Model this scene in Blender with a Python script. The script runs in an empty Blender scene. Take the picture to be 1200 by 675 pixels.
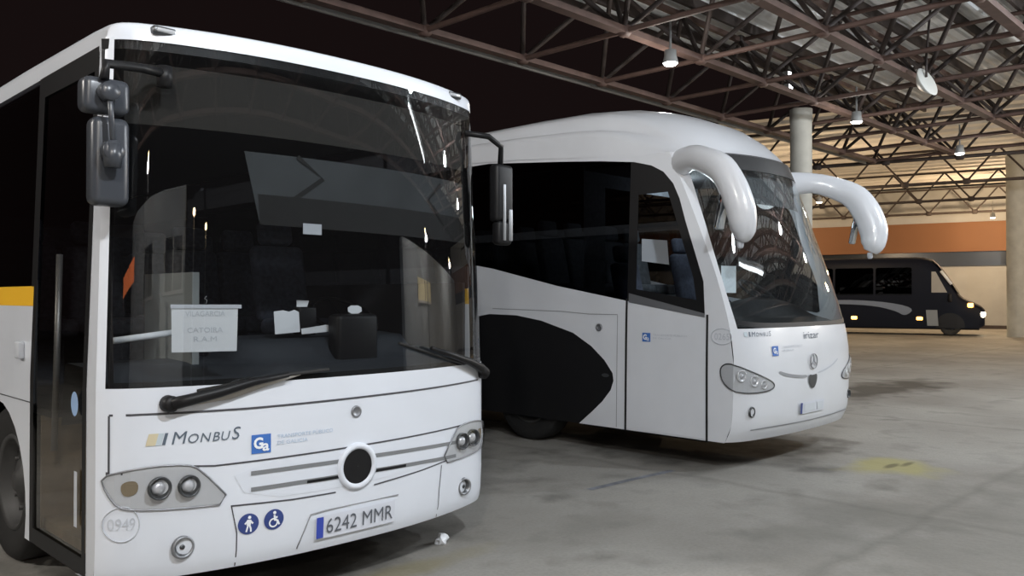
import bpy, bmesh, math, random
from mathutils import Vector, Matrix
from mathutils.geometry import tessellate_polygon
random.seed(7)
C = bpy.context.scene.collection
PI = math.pi
rad = math.radians

# ------------------------------------------------------------------ materials
def mat(name, col, rough=0.5, metal=0.0, spec=0.5, noise=0.0, nscale=6.0, emit=None, estr=0.0, coat=0.0):
    m = bpy.data.materials.new(name); m.use_nodes = True
    nt = m.node_tree; b = nt.nodes['Principled BSDF']
    b.inputs['Base Color'].default_value = (*col, 1)
    b.inputs['Roughness'].default_value = rough
    b.inputs['Metallic'].default_value = metal
    b.inputs['Specular IOR Level'].default_value = spec
    b.inputs['Coat Weight'].default_value = coat
    b.inputs['Coat Roughness'].default_value = 0.08
    if noise > 0:
        tc = nt.nodes.new('ShaderNodeTexCoord'); n = nt.nodes.new('ShaderNodeTexNoise')
        n.inputs['Scale'].default_value = nscale; n.inputs['Detail'].default_value = 5
        r = nt.nodes.new('ShaderNodeValToRGB')
        r.color_ramp.elements[0].position = 0.3; r.color_ramp.elements[1].position = 0.72
        r.color_ramp.elements[0].color = tuple(c * (1 - noise) for c in col) + (1,)
        r.color_ramp.elements[1].color = tuple(min(1, c * (1 + noise * .4)) for c in col) + (1,)
        nt.links.new(tc.outputs['Object'], n.inputs['Vector'])
        nt.links.new(n.outputs['Fac'], r.inputs['Fac'])
        nt.links.new(r.outputs['Color'], b.inputs['Base Color'])
    if emit:
        b.inputs['Emission Color'].default_value = (*emit, 1)
        b.inputs['Emission Strength'].default_value = estr
    return m

def glass(name, tint, ior=1.5, gloss=1.0, rough=0.0, haze=0.0, hcol=(.05, .05, .05)):
    m = bpy.data.materials.new(name); m.use_nodes = True
    nt = m.node_tree; nt.nodes.clear()
    out = nt.nodes.new('ShaderNodeOutputMaterial')
    t = nt.nodes.new('ShaderNodeBsdfTransparent'); t.inputs['Color'].default_value = (*tint, 1)
    g = nt.nodes.new('ShaderNodeBsdfGlossy'); g.inputs['Roughness'].default_value = rough
    g.inputs['Color'].default_value = (gloss, gloss, gloss, 1)
    f = nt.nodes.new('ShaderNodeFresnel'); ge = nt.nodes.new('ShaderNodeNewGeometry'); mr = nt.nodes.new('ShaderNodeMapRange')   # a thin pane: the same from both faces
    mr.inputs[3].default_value = ior; mr.inputs[4].default_value = 1 / ior
    nt.links.new(ge.outputs['Backfacing'], mr.inputs[0]); nt.links.new(mr.outputs[0], f.inputs['IOR'])
    mx = nt.nodes.new('ShaderNodeMixShader')
    base = t.outputs[0]
    if haze > 0:
        d = nt.nodes.new('ShaderNodeBsdfDiffuse'); d.inputs['Color'].default_value = (*hcol, 1)
        m2 = nt.nodes.new('ShaderNodeMixShader'); m2.inputs[0].default_value = haze
        nt.links.new(t.outputs[0], m2.inputs[1]); nt.links.new(d.outputs[0], m2.inputs[2]); base = m2.outputs[0]
    nt.links.new(f.outputs[0], mx.inputs[0]); nt.links.new(base, mx.inputs[1]); nt.links.new(g.outputs[0], mx.inputs[2])
    nt.links.new(mx.outputs[0], out.inputs[0])
    return m

M = {}
M['white'] = mat('white_paint', (.74, .78, .85), .28, noise=.06, nscale=1.3, coat=.5)
M['white2'] = mat('coach_paint', (.74, .765, .81), .3, noise=.08, nscale=1.1, coat=.5)
M['capw'] = mat('white_plastic', (.70, .74, .81), .4)
M['yellow'] = mat('yellow_vinyl', (.85, .48, .03), .4)
M['black'] = mat('black_plastic', (.010, .010, .011), .45, spec=.25)
M['rubber'] = mat('rubber', (.012, .012, .012), .7, noise=.3, nscale=20)
M['slot'] = mat('slot_grey', (.19, .20, .21), .6)
M['wiperglare'] = mat('wiper_reflection_pale', (.38, .36, .33), .5)
M['seam'] = mat('seam_dark', (.06, .06, .07), .6)
M['seaml'] = mat('seam_light', (.30, .31, .33), .6)
M['dark'] = mat('dark_interior', (.03, .03, .034), .7, noise=.2)
M['underbody'] = mat('underbody', (.012, .011, .010), .9)
M['dash'] = mat('dashboard_vinyl', (.035, .04, .048), .55)
M['dash2'] = mat('coach_dashboard', (.006, .007, .008), .3)
M['seat'] = mat('seat_fabric', (.06, .07, .10), .9, noise=.4, nscale=30)
M['seatgrey'] = mat('seat_grey', (.22, .25, .28), .9, noise=.3, nscale=20)
M['blind'] = mat('blind_fabric', (.050, .056, .060), .9, noise=.25, nscale=3)
M['blindline'] = mat('blind_line', (.012, .012, .012), .9)
M['olive'] = mat('sign_mesh', (.018, .0155, .012), .8, noise=.3, nscale=90)
M['lining'] = mat('ceiling_lining', (.025, .025, .028), .9)
M['silver'] = mat('lamp_silver', (.50, .52, .54), .3, metal=.1)
M['chrome'] = mat('chrome', (.70, .72, .74), .2, metal=.35)
M['lampdark'] = mat('lamp_dark', (.08, .085, .09), .3, metal=.5)
M['bulb'] = mat('bulb_glass', (.6, .62, .65), .1, metal=.3)
M['amber'] = mat('amber_lens', (.20, .16, .10), .3)
M['amberlit'] = mat('amber_lit', (.8, .3, .05), .3, emit=(1, .42, .08), estr=9)
M['headlit'] = mat('headlamp_lit', (.9, .85, .7), .2, emit=(1, .86, .6), estr=18)
M['blue'] = mat('blue_vinyl', (.05, .16, .50), .5)
M['navy'] = mat('pictogram_blue', (.035, .06, .22), .5)
M['stripeblue'] = mat('eu_blue', (.04, .07, .40), .5)
M['lblue'] = mat('pale_blue_vinyl', (.45, .55, .68), .5)
M['logogrey'] = mat('logo_grey', (.10, .13, .17), .5)
M['logotan'] = mat('logo_tan', (.62, .55, .38), .5)
M['logopale'] = mat('logo_pale', (.52, .60, .65), .5)
M['faint'] = mat('faint_print', (.52, .55, .60), .6)
M['plate'] = mat('plate_white', (.66, .69, .76), .5)
M['platetext'] = mat('plate_text', (.10, .11, .13), .5)
M['paper'] = mat('paper_white', (.85, .88, .92), .8)
M['papergrey'] = mat('paper_print', (.62, .66, .71), .8)
M['metalgrey'] = mat('grey_metal', (.30, .31, .33), .4, metal=.7)
M['rimdark'] = mat('dull_rim', (.05, .05, .05), .6, metal=.2)
M['tan'] = mat('step_lining', (.30, .24, .16), .8, noise=.3)
M['greypanel'] = mat('grey_lining', (.24, .26, .26), .8)
M['mirror'] = mat('mirror_glass', (.5, .55, .6), .03, metal=1.0)
M['mirrorshell'] = mat('mirror_shell', (.045, .05, .06), .3)
M['sticker'] = mat('oval_sticker', (.30, .45, .70), .5)
M['concrete_col'] = mat('column_concrete', (.40, .40, .37), .8, noise=.15, nscale=3)
M['oxide'] = mat('red_oxide_steel', (.105, .062, .050), .7, noise=.3, nscale=4)
M['oxide2'] = mat('dark_steel', (.045, .032, .028), .7, noise=.3, nscale=4)
M['sheet'] = mat('roof_sheeting', (.84, .86, .87), .7, noise=.25, nscale=.8)
M['sheet2'] = mat('far_sheeting', (.75, .71, .65), .7, noise=.15, nscale=.5)
M['lampw'] = mat('lamp_diffuser', (.9, .95, 1), .5, emit=(.92, .97, 1), estr=12)
M['lampwarm'] = mat('lamp_warm', (1, .8, .5), .5, emit=(1, .72, .38), estr=40)
M['housing'] = mat('lamp_housing', (.35, .36, .36), .5, metal=.3)
M['palecap'] = mat('pale_reflector', (.62, .63, .60), .45)
M['orange'] = mat('orange_fascia', (.19, .08, .03), .7, noise=.12, nscale=.4)
M['plaster'] = mat('pale_plaster', (.36, .355, .34), .85, noise=.1, nscale=1)
M['bldg'] = mat('grey_render', (.52, .56, .60), .85, noise=.15, nscale=.8)
M['darkwin'] = mat('dark_window', (.02, .022, .025), .2)
M['sill'] = mat('white_sill', (.75, .75, .74), .6)
M['winlit'] = mat('lit_window', (.8, .7, .45), .6, emit=(1, .86, .58), estr=.55)
M['redsign'] = mat('red_sign', (.7, .12, .04), .5, emit=(1, .25, .08), estr=2.2)
M['navybus'] = mat('navy_paint', (.004, .006, .014), .5, spec=.15)
M['navyglass'] = glass('minibus_glass', (.04, .05, .07), 1.35)
M['swoosh'] = mat('swoosh_vinyl', (.16, .20, .28), .5)
M['palepanel'] = mat('pale_door_panel', (.22, .25, .28), .5)
M['yellowmark'] = mat('worn_yellow', (.30, .275, .14), .85, noise=.45, nscale=7)
M['bluemark'] = mat('worn_blue_grey', (.19, .20, .225), .85, noise=.4, nscale=9)
M['markdark'] = mat('dark_scuff', (.10, .09, .06), .85)
M['glass1'] = glass('windscreen_glass', (.72, .74, .75), 1.75, haze=.010, hcol=(.35, .36, .38))
M['glassdoor'] = glass('door_glass', (.62, .60, .56), 1.8)
M['glassdark'] = glass('dark_glass', (.06, .06, .065), 1.5)
M['glass2'] = glass('coach_windscreen', (.78, .84, .86), 1.75, haze=.03, hcol=(.36, .40, .42))
M['glassc'] = glass('coach_door_glass', (.70, .72, .74), 1.5)
M['lens'] = glass('lamp_lens', (.97, .97, .98), 1.45)

# ------------------------------------------------------------------ mesh helpers
class MB:
    def __init__(s): s.v = []; s.f = []; s.sm = []
    def add(s, vs, fs, smooth=True):
        o = len(s.v); s.v += [tuple(p) for p in vs]
        s.f += [tuple(i + o for i in f) for f in fs]; s.sm += [smooth] * len(fs); return s
    def build(s, name, m, parent=None, out=None, weld=False, fix=False):
        me = bpy.data.meshes.new(name); me.from_pydata(s.v, [], s.f)
        me.polygons.foreach_set('use_smooth', s.sm)
        if weld or fix:
            b = bmesh.new(); b.from_mesh(me)
            if weld: bmesh.ops.remove_doubles(b, verts=b.verts, dist=1e-5)
            if fix: bmesh.ops.recalc_face_normals(b, faces=b.faces)
            b.to_mesh(me); b.free()
        me.update()
        if out is not None:
            w = Vector(out); b = bmesh.new(); b.from_mesh(me); b.normal_update()
            fl = [f for f in b.faces if f.normal.dot(w) < 0]
            if fl: bmesh.ops.reverse_faces(b, faces=fl)
            b.to_mesh(me); b.free()
        me.materials.append(M[m] if isinstance(m, str) else m)
        o = bpy.data.objects.new(name, me); C.objects.link(o)
        if parent is not None: o.parent = parent
        return o
    def patch(s, P, us, vs, smooth=True):
        n = len(vs)
        pts = [P(u, v) for u in us for v in vs]
        fs = [(i * n + j, i * n + j + 1, (i + 1) * n + j + 1, (i + 1) * n + j) for i in range(len(us) - 1) for j in range(n - 1)]
        return s.add(pts, fs, smooth)
    def box(s, a, b, mtx=None):
        x0, y0, z0 = a; x1, y1, z1 = b
        vs = [Vector(p) for p in [(x0, y0, z0), (x1, y0, z0), (x1, y1, z0), (x0, y1, z0), (x0, y0, z1), (x1, y0, z1), (x1, y1, z1), (x0, y1, z1)]]
        if mtx: vs = [mtx @ p for p in vs]
        return s.add(vs, [(0, 3, 2, 1), (4, 5, 6, 7), (0, 1, 5, 4), (1, 2, 6, 5), (2, 3, 7, 6), (3, 0, 4, 7)], False)
    def rbox(s, a, b, r, seg=3, mtx=None):
        bm = bmesh.new(); bmesh.ops.create_cube(bm, size=1)
        c = [(a[i] + b[i]) / 2 for i in range(3)]; d = [abs(b[i] - a[i]) for i in range(3)]
        for v in bm.verts: v.co = Vector((v.co[i] * d[i] + c[i] for i in range(3)))
        bmesh.ops.bevel(bm, geom=list(bm.edges), offset=min(r, min(d) * .49), segments=seg, affect='EDGES', profile=.5)
        bm.verts.index_update()
        vs = [(mtx @ v.co) if mtx else v.co.copy() for v in bm.verts]
        fs = [[v.index for v in f.verts] for f in bm.faces]; bm.free()
        return s.add(vs, fs, True)
    def tube(s, pts, r, n=8, caps=True, flat=None):
        pts = [Vector(p) for p in pts]; N = len(pts)
        rs = r if isinstance(r, list) else [r] * N
        vs = []; up = None
        for i, p in enumerate(pts):
            t = (pts[min(i + 1, N - 1)] - pts[max(i - 1, 0)]).normalized()
            if up is None:
                up = Vector((0, 0, 1)) if abs(t.z) < .9 else Vector((1, 0, 0))
                if flat is not None: up = Vector(flat)
            up = (up - t * up.dot(t)).normalized(); sd = t.cross(up)
            ra = rs[i]; ra, rb = ra if isinstance(ra, (tuple, list)) else (ra, ra)
            for k in range(n):
                a = 2 * PI * k / n; vs.append(p + up * (math.cos(a) * ra) + sd * (math.sin(a) * rb))
        fs = [(i * n + k, i * n + (k + 1) % n, (i + 1) * n + (k + 1) % n, (i + 1) * n + k) for i in range(N - 1) for k in range(n)]
        if caps: fs += [tuple(range(n - 1, -1, -1)), tuple(range((N - 1) * n, N * n))]
        return s.add(vs, fs, n > 4)
    def lathe(s, prof, c, axis, n=24):
        ax = Vector(axis).normalized(); c = Vector(c)
        u = ax.orthogonal().normalized(); w = ax.cross(u)
        vs = [c + ax * a + (u * math.cos(2 * PI * k / n) + w * math.sin(2 * PI * k / n)) * r for r, a in prof for k in range(n)]
        fs = [(i * n + k, i * n + (k + 1) % n, (i + 1) * n + (k + 1) % n, (i + 1) * n + k) for i in range(len(prof) - 1) for k in range(n)]
        return s.add(vs, fs, True)
    def flat(s, polys, P, step=.12, smooth=True):
        """polygon with holes in 2-D, cut into a grid so that it can follow the curved surface P(u, v)."""
        tris = tess(polys)
        for t in tris:
            for q in cut(t, step):
                s.add([P(*p) for p in q], [tuple(range(len(q)))], smooth)
        return s

def tess(polys):
    flat = [p for pl in polys for p in pl]
    out = []
    for t in tessellate_polygon([[Vector((x, y, 0)) for x, y in pl] for pl in polys]):
        out.append([flat[i] for i in t])
    return out

def clip(poly, k, lim, sgn):
    r = []
    for i in range(len(poly)):
        a, b = poly[i - 1], poly[i]
        da, db = (a[k] - lim) * sgn, (b[k] - lim) * sgn
        if (da < 0) != (db < 0):
            t = da / (da - db); r.append((a[0] + (b[0] - a[0]) * t, a[1] + (b[1] - a[1]) * t))
        if db >= 0: r.append(b)
    return r

def area(p): return abs(sum(p[i - 1][0] * p[i][1] - p[i][0] * p[i - 1][1] for i in range(len(p)))) / 2

def cut(t, st):
    res = []
    x0, x1 = min(p[0] for p in t), max(p[0] for p in t)
    i = math.floor(x0 / st)
    while i * st < x1:
        a = clip(clip(t, 0, i * st, 1), 0, (i + 1) * st, -1); i += 1
        if len(a) < 3: continue
        y0, y1 = min(p[1] for p in a), max(p[1] for p in a); j = math.floor(y0 / st)
        while j * st < y1:
            b = clip(clip(a, 1, j * st, 1), 1, (j + 1) * st, -1); j += 1
            if len(b) >= 3 and area(b) > 1e-9: res.append(b)
    return res

def circle(cx, cy, r, n=28, ry=None):
    return [(cx + r * math.cos(2 * PI * k / n), cy + (ry or r) * math.sin(2 * PI * k / n)) for k in range(n)]

def smooth_poly(p, it=2):
    for _ in range(it):
        q = []
        for i in range(len(p)):
            a, b = p[i], p[(i + 1) % len(p)]
            q += [(a[0] * .75 + b[0] * .25, a[1] * .75 + b[1] * .25), (a[0] * .25 + b[0] * .75, a[1] * .25 + b[1] * .75)]
        p = q
    return p

def strip(pts, w):
    """ribbon polygon along a 2-D polyline"""
    L = []; R = []
    for i, p in enumerate(pts):
        a = pts[max(i - 1, 0)]; b = pts[min(i + 1, len(pts) - 1)]
        d = (b[0] - a[0], b[1] - a[1]); l = math.hypot(*d) or 1
        n = (-d[1] / l * w / 2, d[0] / l * w / 2)
        L.append((p[0] + n[0], p[1] + n[1])); R.append((p[0] - n[0], p[1] - n[1]))
    return L + R[::-1]

def interp(x, pts):
    if x <= pts[0][0]: return pts[0][1]
    for (a, b), (c, e) in zip(pts, pts[1:]):
        if x <= c: return b + (e - b) * (x - a) / (c - a)
    return pts[-1][1]

def smoothinterp(x, pts):
    """Hermite curve through the points, so that reflections in curved panels stay even"""
    if x <= pts[0][0]: return pts[0][1]
    if x >= pts[-1][0]: return pts[-1][1]
    n = len(pts)
    for i in range(n - 1):
        (a, b), (c, e) = pts[i], pts[i + 1]
        if x <= c:
            h = c - a; d = (e - b) / h
            m0 = d if i == 0 else ((e - pts[i - 1][1]) / (c - pts[i - 1][0]))
            m1 = d if i == n - 2 else ((pts[i + 2][1] - b) / (pts[i + 2][0] - a))
            t = (x - a) / h
            return (2 * t ** 3 - 3 * t * t + 1) * b + (t ** 3 - 2 * t * t + t) * h * m0 + (3 * t * t - 2 * t ** 3) * e + (t ** 3 - t * t) * h * m1

def text2d(s, size, shear=0.0, spacing=1.0, bold=0.0):
    cu = bpy.data.curves.new('t', 'FONT'); cu.body = s; cu.size = size; cu.shear = shear
    cu.space_character = spacing; cu.offset = bold; cu.resolution_u = 3
    o = bpy.data.objects.new('t', cu); C.objects.link(o)
    dg = bpy.context.evaluated_depsgraph_get(); ev = o.evaluated_get(dg); me = ev.to_mesh()
    vs = [(v.co.x, v.co.y) for v in me.vertices]; fs = [tuple(p.vertices) for p in me.polygons]
    ev.to_mesh_clear(); bpy.data.objects.remove(o); bpy.data.curves.remove(cu)
    return vs, fs

def text_into(mb, s, x, z, h, P, width=None, shear=0.0, bold=0.0, center=False):
    """lettering of cap height h at (x, z), pressed onto the surface P"""
    vs, fs = text2d(s, h / .70, shear, bold=bold)
    if not vs: return x
    x0 = min(v[0] for v in vs); x1 = max(v[0] for v in vs)
    k = (width / (x1 - x0)) if width else 1.0
    ox = x - ((x1 - x0) * k / 2 if center else 0)
    mb.add([P(ox + (a - x0) * k, z + b) for a, b in vs], fs, False)
    return ox + (x1 - x0) * k

def thing(name, label, cat, loc=(0, 0, 0), rz=0, group=None):
    o = bpy.data.objects.new(name, None); C.objects.link(o); o.empty_display_size = .3
    o.location = loc; o.rotation_euler = (0, 0, rz); tag(o, label, cat, group); return o
def tag(o, label, cat, group=None):
    o['label'] = label; o['category'] = cat
    if group: o['group'] = group
    return o
def struct(o): o['kind'] = 'structure'; return o
def strips(name, m, parent, P, items, out, step=.12):
    for pts, w in items:
        MB().flat([strip(pts, w)], P, step).build(name, m, parent, out=out)
def lin(a, b, n): return [a + (b - a) * i / n for i in range(n + 1)]
def copy_tree(o, parent=None):
    c = o.copy(); C.objects.link(c)
    if parent is not None: c.parent = parent
    for ch in list(o.children): copy_tree(ch, c)
    return c
QS = [math.sin(t) for t in lin(-PI / 2, PI / 2, 48)]

def wheel(parent, x, y, z, r, w, face):
    """face=-1: outer side towards -x"""
    f = face
    t = MB().lathe([(r * .62, -w / 2 * .8), (r * .80, -w / 2), (r * .94, -w / 2 * .95), (r, -w / 2 * .7), (r, w / 2 * .7), (r * .94, w / 2 * .95), (r * .8, w / 2), (r * .62, w / 2 * .8)], (x, y, z), (f, 0, 0), 36).build('wheel', 'rubber', parent, fix=True)
    rm = MB().lathe([(r * .62, w * .38), (r * .60, w * .44), (r * .55, w * .38), (r * .52, w * .12), (r * .30, w * .10), (r * .28, w * .22), (r * .16, w * .28), (r * .12, w * .36), (.001, w * .36)], (x, y, z), (f, 0, 0), 36)
    nb = rm
    for k in range(10):
        a = 2 * PI * k / 10
        nb.lathe([(.001, w * .20), (.016, w * .20), (.016, w * .10)], (x, y + math.cos(a) * r * .4, z + math.sin(a) * r * .4), (f, 0, 0), 6)
    nb.build('rim', 'rimdark', t)
    return t

def bus_seat(parent, x, y, z, m='seat'):
    s = MB().rbox((x - .22, y - .22, z + .35), (x + .22, y + .24, z + .48), .05).rbox((x - .15, y - .1, z), (x + .15, y + .12, z + .36), .03)
    o = s.build('seat', m, parent)
    R = Matrix.Translation((x, y + .25, z + .45)) @ Matrix.Rotation(rad(-12), 4, 'X')
    MB().rbox((-.22, -.06, 0), (.22, .06, .60), .05, mtx=R).build('backrest', m, o)
    MB().rbox((-.14, -.055, .61), (.14, .045, .80), .04, mtx=R).build('headrest', m, o)
    return o

def steering_wheel(parent, c, r, tilt):
    R = Matrix.Translation(c) @ Matrix.Rotation(rad(tilt), 4, 'X')
    mb = MB(); pts = [R @ Vector((r * math.cos(a), r * math.sin(a), 0)) for a in lin(0, 2 * PI, 28)]
    mb.tube(pts, .016, 8, caps=False)
    for a in (rad(90), rad(210), rad(330)):
        mb.tube([R @ Vector((0, 0, -.02)), R @ Vector((r * math.cos(a), r * math.sin(a), 0))], .012, 6)
    mb.lathe([(.06, -.04), (.07, 0), (.05, .015), (.001, .018)], R @ Vector((0, 0, -.02)), (R.to_3x3() @ Vector((0, 0, 1))), 16)
    mb.tube([R @ Vector((0, 0, -.03)), R @ Vector((0, .1, -.5))], .03, 8)
    return mb.build('steering_wheel', 'black', parent)
# ================================================================== the near bus
W = 2.55
B1L = [(.2, .06), (.32, .01), (.5, 0), (1.2, 0), (3.05, .06)]
B1T = [(.2, .0), (1.2, 0), (3.05, .06)]
def f1(x, z):
    h = 1.275 - interp(z, B1T); q = min(1, abs(x - 1.275) / h)
    return -.27 + .24 * q ** 2.4 + .07 * q ** 26 + interp(z, B1L)
def F1(q, z, off=0.0):
    x = 1.275 + q * (1.275 - interp(z, B1T)); return (x, f1(x, z) - off, z)
def on1(off): return lambda x, z: (min(max(x, .003), 2.547), f1(x, z) - off, z)
def sideL(off): return lambda y, z: (interp(z, B1T) - off, y, z)
def sideR(off): return lambda y, z: (W - interp(z, B1T) + off, y, z)

bus = thing('bus', 'white bus nearest the camera with paper notice behind its dark windscreen', 'bus', (1.48, 4.258, 0))
FRONT = (0, -1, 0); LEFT = (-1, 0, 0)
qs = QS
MB().patch(lambda q, z: F1(q, z), qs, [.27, .30, .35, .42, .5, .7, .9, 1.1, 1.215]).build('front_panel', 'white', bus, out=FRONT)
# underside lip of the bumper
MB().patch(lambda q, k: (F1(q, .27)[0], F1(q, .27)[1] + .25 * k, .27 - .01 * k), qs, [0, 1]).build('bumper_lip', 'capw', bus, out=(0, 0, -1))
ws = MB().patch(lambda q, z: F1(q, z, -.004), [q for q in lin(-.982, .93, 44)] + [.95, .97, .985, .995, 1], lin(1.205, 2.95, 14)).build('windscreen', 'glass1', bus, out=FRONT)
# black printed border of the windscreen
strips('screen_border', 'black', ws, on1(-.008), [([(.04, 2.915), (1.275, 2.915), (2.5, 2.915)], .05), ([(.05, 1.21), (.05, 2.93)], .02), ([(.06, 1.225), (1.275, 1.225), (2.5, 1.225)], .035)], FRONT)
# white corner pillars
pl = MB().patch(lambda q, z: F1(q, z), [-1, -.999, -.997, -.994, -.99, -.984, -.978], lin(1.2, 2.95, 10))
pl.patch(lambda y, z: (interp(z, B1T), max(y, F1(-1, z)[1]), z), [.0, .13, .17], [.27, .35, .5, .8, 1.2, 1.6, 2.0, 2.5, 2.95])
pl.build('corner_pillar', 'white', bus, out=(-1, -1, 0))
pl = MB().patch(lambda y, z: (W - interp(z, B1T), max(y, F1(1, z)[1]), z), [.0, .08, .14], [.27, .35, .5, .8, 1.2])
pl.build('corner_pillar', 'white', bus, out=(1, -1, 0))
MB().patch(lambda y, z: (W - interp(z, B1T), max(y, F1(1, z)[1]), z), [.0, .08, .14], lin(1.2, 2.95, 6)).build('corner_glass', 'glassdark', bus, out=(1, 0, 0))
# roof with white front band
SH = [(0, 0), (.003, .05), (.008, .075), (.018, .090), (.04, .10), (.09, .108), (.3, .12), (1.5, .14), (12, .15)]
def gq(q):
    a = abs(q); return interp(a, [(0, 1), (.6, .99), (.9, .96), (.96, .92), (.98, .87), (.99, .80), (.996, .72), (1, .6)])
def roof1(q, s):
    h = interp(s, SH); x, y, z = F1(q, 2.935)
    k = max(0, 1 - s / 1.5)
    return (x - (.03 * (h / .19)) * (1 if q > 0 else -1) * max(0, abs(q) - .95) * 20, y * k + (1 - k) * .0 + s, 2.935 + h * gq(q))
RQ = sorted(set(qs + [.93, .97, .985, -.93, -.97, -.985]))
rf = MB().patch(roof1, RQ, [0, .0015, .003, .005, .008, .012, .018, .027, .04, .06, .09, .14, .2, .3, .6, 1, 1.5, 2, 4, 7, 10, 11.9])
for sx in (-1, 1):
    rf.patch(lambda s_, k: (roof1(sx, s_)[0] + (1 - k) * 0, roof1(sx, s_)[1], 2.905 + (roof1(sx, s_)[2] - 2.905) * k), [0, .003, .008, .02, .05, .1, .3, .6, 1, 1.5, 2, 4, 7, 10, 11.9], [0, .4, 1])
rf.build('roof', 'white', bus, weld=True, fix=True)
for x in (.285, 2.19):
    p = on1(.0)(x, 2.99)
    o = MB().rbox((x - .062, p[1] - .012, 2.972), (x + .062, p[1] + .05, 3.014), .012).build('marker_lamp', 'lampdark', bus)
    MB().rbox((x - .048, p[1] - .020, 2.982), (x + .048, p[1] + .02, 3.004), .008).build('lens', 'bulb', o)
# panel seams
strips('panel_seam', 'seam', bus, on1(.003), ((( (.04, 1.087), (.66, 1.083), (1.3, 1.088), (2.5, 1.10)), .011), (((.03, .806), (.09, .806)), .016),
               (((.39, .815), (.49, .806), (1.16, .812), (2.19, .822)), .009), (((.04, .806), (.04, 1.085)), .007),
               (((.57, .592), (.9, .577), (1.16, .574)), .008), (((1.42, .574), (1.8, .60), (2.07, .625)), .008),
               (((.571, .595), (.60, .45), (.602, .275)), .006), (((1.98, .60), (1.96, .45), (1.955, .275)), .006)), FRONT)
# headlights
def headlight(mir):
    X = (lambda x: W - x) if mir else (lambda x: x)
    out = [(X(a), b) for a, b in [(.012, .792), (.10, .818), (.22, .832), (.36, .826), (.42, .80), (.585, .606), (.30, .612), (.13, .625), (.07, .642), (.03, .715)]]
    h = MB().flat([smooth_poly(out, 1)], on1(.004), .06).build('headlight', 'silver', bus, out=FRONT)
    for (x, z, r) in ((.235, .725, .056), (.365, .722, .054)):
        p = on1(.006)(X(x), z)
        l = MB().lathe([(r, .0), (r * 1.02, -.02), (r * .92, -.026), (r * .84, -.014), (r * .6, .01), (r * .3, .02), (.001, .02)], (p[0], p[1] - .004, p[2]), (0, 1, 0), 28).build('lamp_reflector', 'lampdark', h)
        MB().lathe([(r * .62, .0), (r * .55, -.016), (r * .35, -.026), (.001, -.03)], (p[0], p[1] + .006, p[2]), (0, 1, 0), 20).build('lamp_bulb', 'bulb', l)
    MB().flat([smooth_poly([(X(a), b) for a, b in [(.085, .765), (.15, .770), (.15, .705), (.10, .690), (.08, .72)]], 2)], on1(.008), .05).build('indicator_lens', 'amber', h, out=FRONT)
    ring = smooth_poly(out, 1)
    MB().tube([on1(.006)(a, b) for a, b in ring + ring[:1]], .005, 6, caps=False).build('lamp_rim', 'metalgrey', h)
    MB().flat([smooth_poly(out, 1)], on1(.034), .06).build('clear_lens', 'lens', h, out=FRONT)
headlight(False); headlight(True)
# grille: recessed field, slots and the round badge
MB().flat([smooth_poly([(.56, .79), (1.30, .795), (2.0, .80), (2.04, .70), (1.95, .63), (1.3, .595), (.66, .605)], 1)], on1(.002), .1).build('grille_panel', 'capw', bus, out=FRONT)
strips('grille_slot', 'slot', bus, on1(.005), [([p0, ((p0[0] + p1[0]) / 2, (p0[1] + p1[1]) / 2 + .002), p1], .022) for p0, p1 in (((.67, .746), (1.20, .743)), ((.67, .662), (1.20, .660)), ((1.42, .743), (2.13, .722)), ((1.42, .658), (2.13, .636)))], FRONT)
strips('grille_opening', 'black', bus, on1(.007), [([p0, p1], .016) for p0, p1 in (((.98, .659), (1.20, .657)), ((1.43, .655), (1.66, .651)))], FRONT)
p = on1(.0)(1.30, .70)
bd = MB().lathe([(.135, .02), (.132, -.012), (.115, -.022), (.098, -.014), (.096, .0)], p, (0, 1, 0), 40).build('badge_ring', 'capw', bus)
MB().lathe([(.098, -.010), (.001, -.012)], p, (0, 1, 0), 36).build('badge_disc', 'black', bd)
p = on1(0)(1.295, 1.01)
MB().lathe([(.034, .01), (.033, -.008), (.026, -.012), (.022, -.006), (.001, -.006)], p, (0, 1, 0), 20).build('bonnet_lock', 'metalgrey', bus)
# fog lamps
for x in (.345, 2.225):
    p = on1(0)(x, .418)
    o = MB().lathe([(.058, .0), (.056, -.016), (.046, -.020), (.042, -.008)], p, (0, 1, 0), 28).build('fog_lamp', 'metalgrey', bus)
    MB().lathe([(.044, -.006), (.03, .008), (.014, .012), (.012, -.004), (.001, -.004)], p, (0, 1, 0), 24).build('reflector', 'lampdark', o)
# number plate in its recess
rc = MB().tube([on1(.004)(a, b) for a, b in ((.93, .305), (1.005, .478), (1.10, .486), (1.60, .486))], .004, 6).build('plate_recess_edge', 'seaml', bus)
np_ = MB().flat([[(1.03, .335), (1.57, .335), (1.57, .460), (1.03, .460)]], on1(.012), .1).build('number_plate', 'plate', bus, out=FRONT)
MB().flat([[(1.035, .340), (1.078, .340), (1.078, .455), (1.035, .455)]], on1(.016), .1).build('country_band', 'stripeblue', np_, out=FRONT)
t = MB(); text_into(t, '6242 MMR', 1.095, .360, .082, on1(.018), width=.455); t.build('plate_text', 'platetext', np_, out=FRONT)
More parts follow.
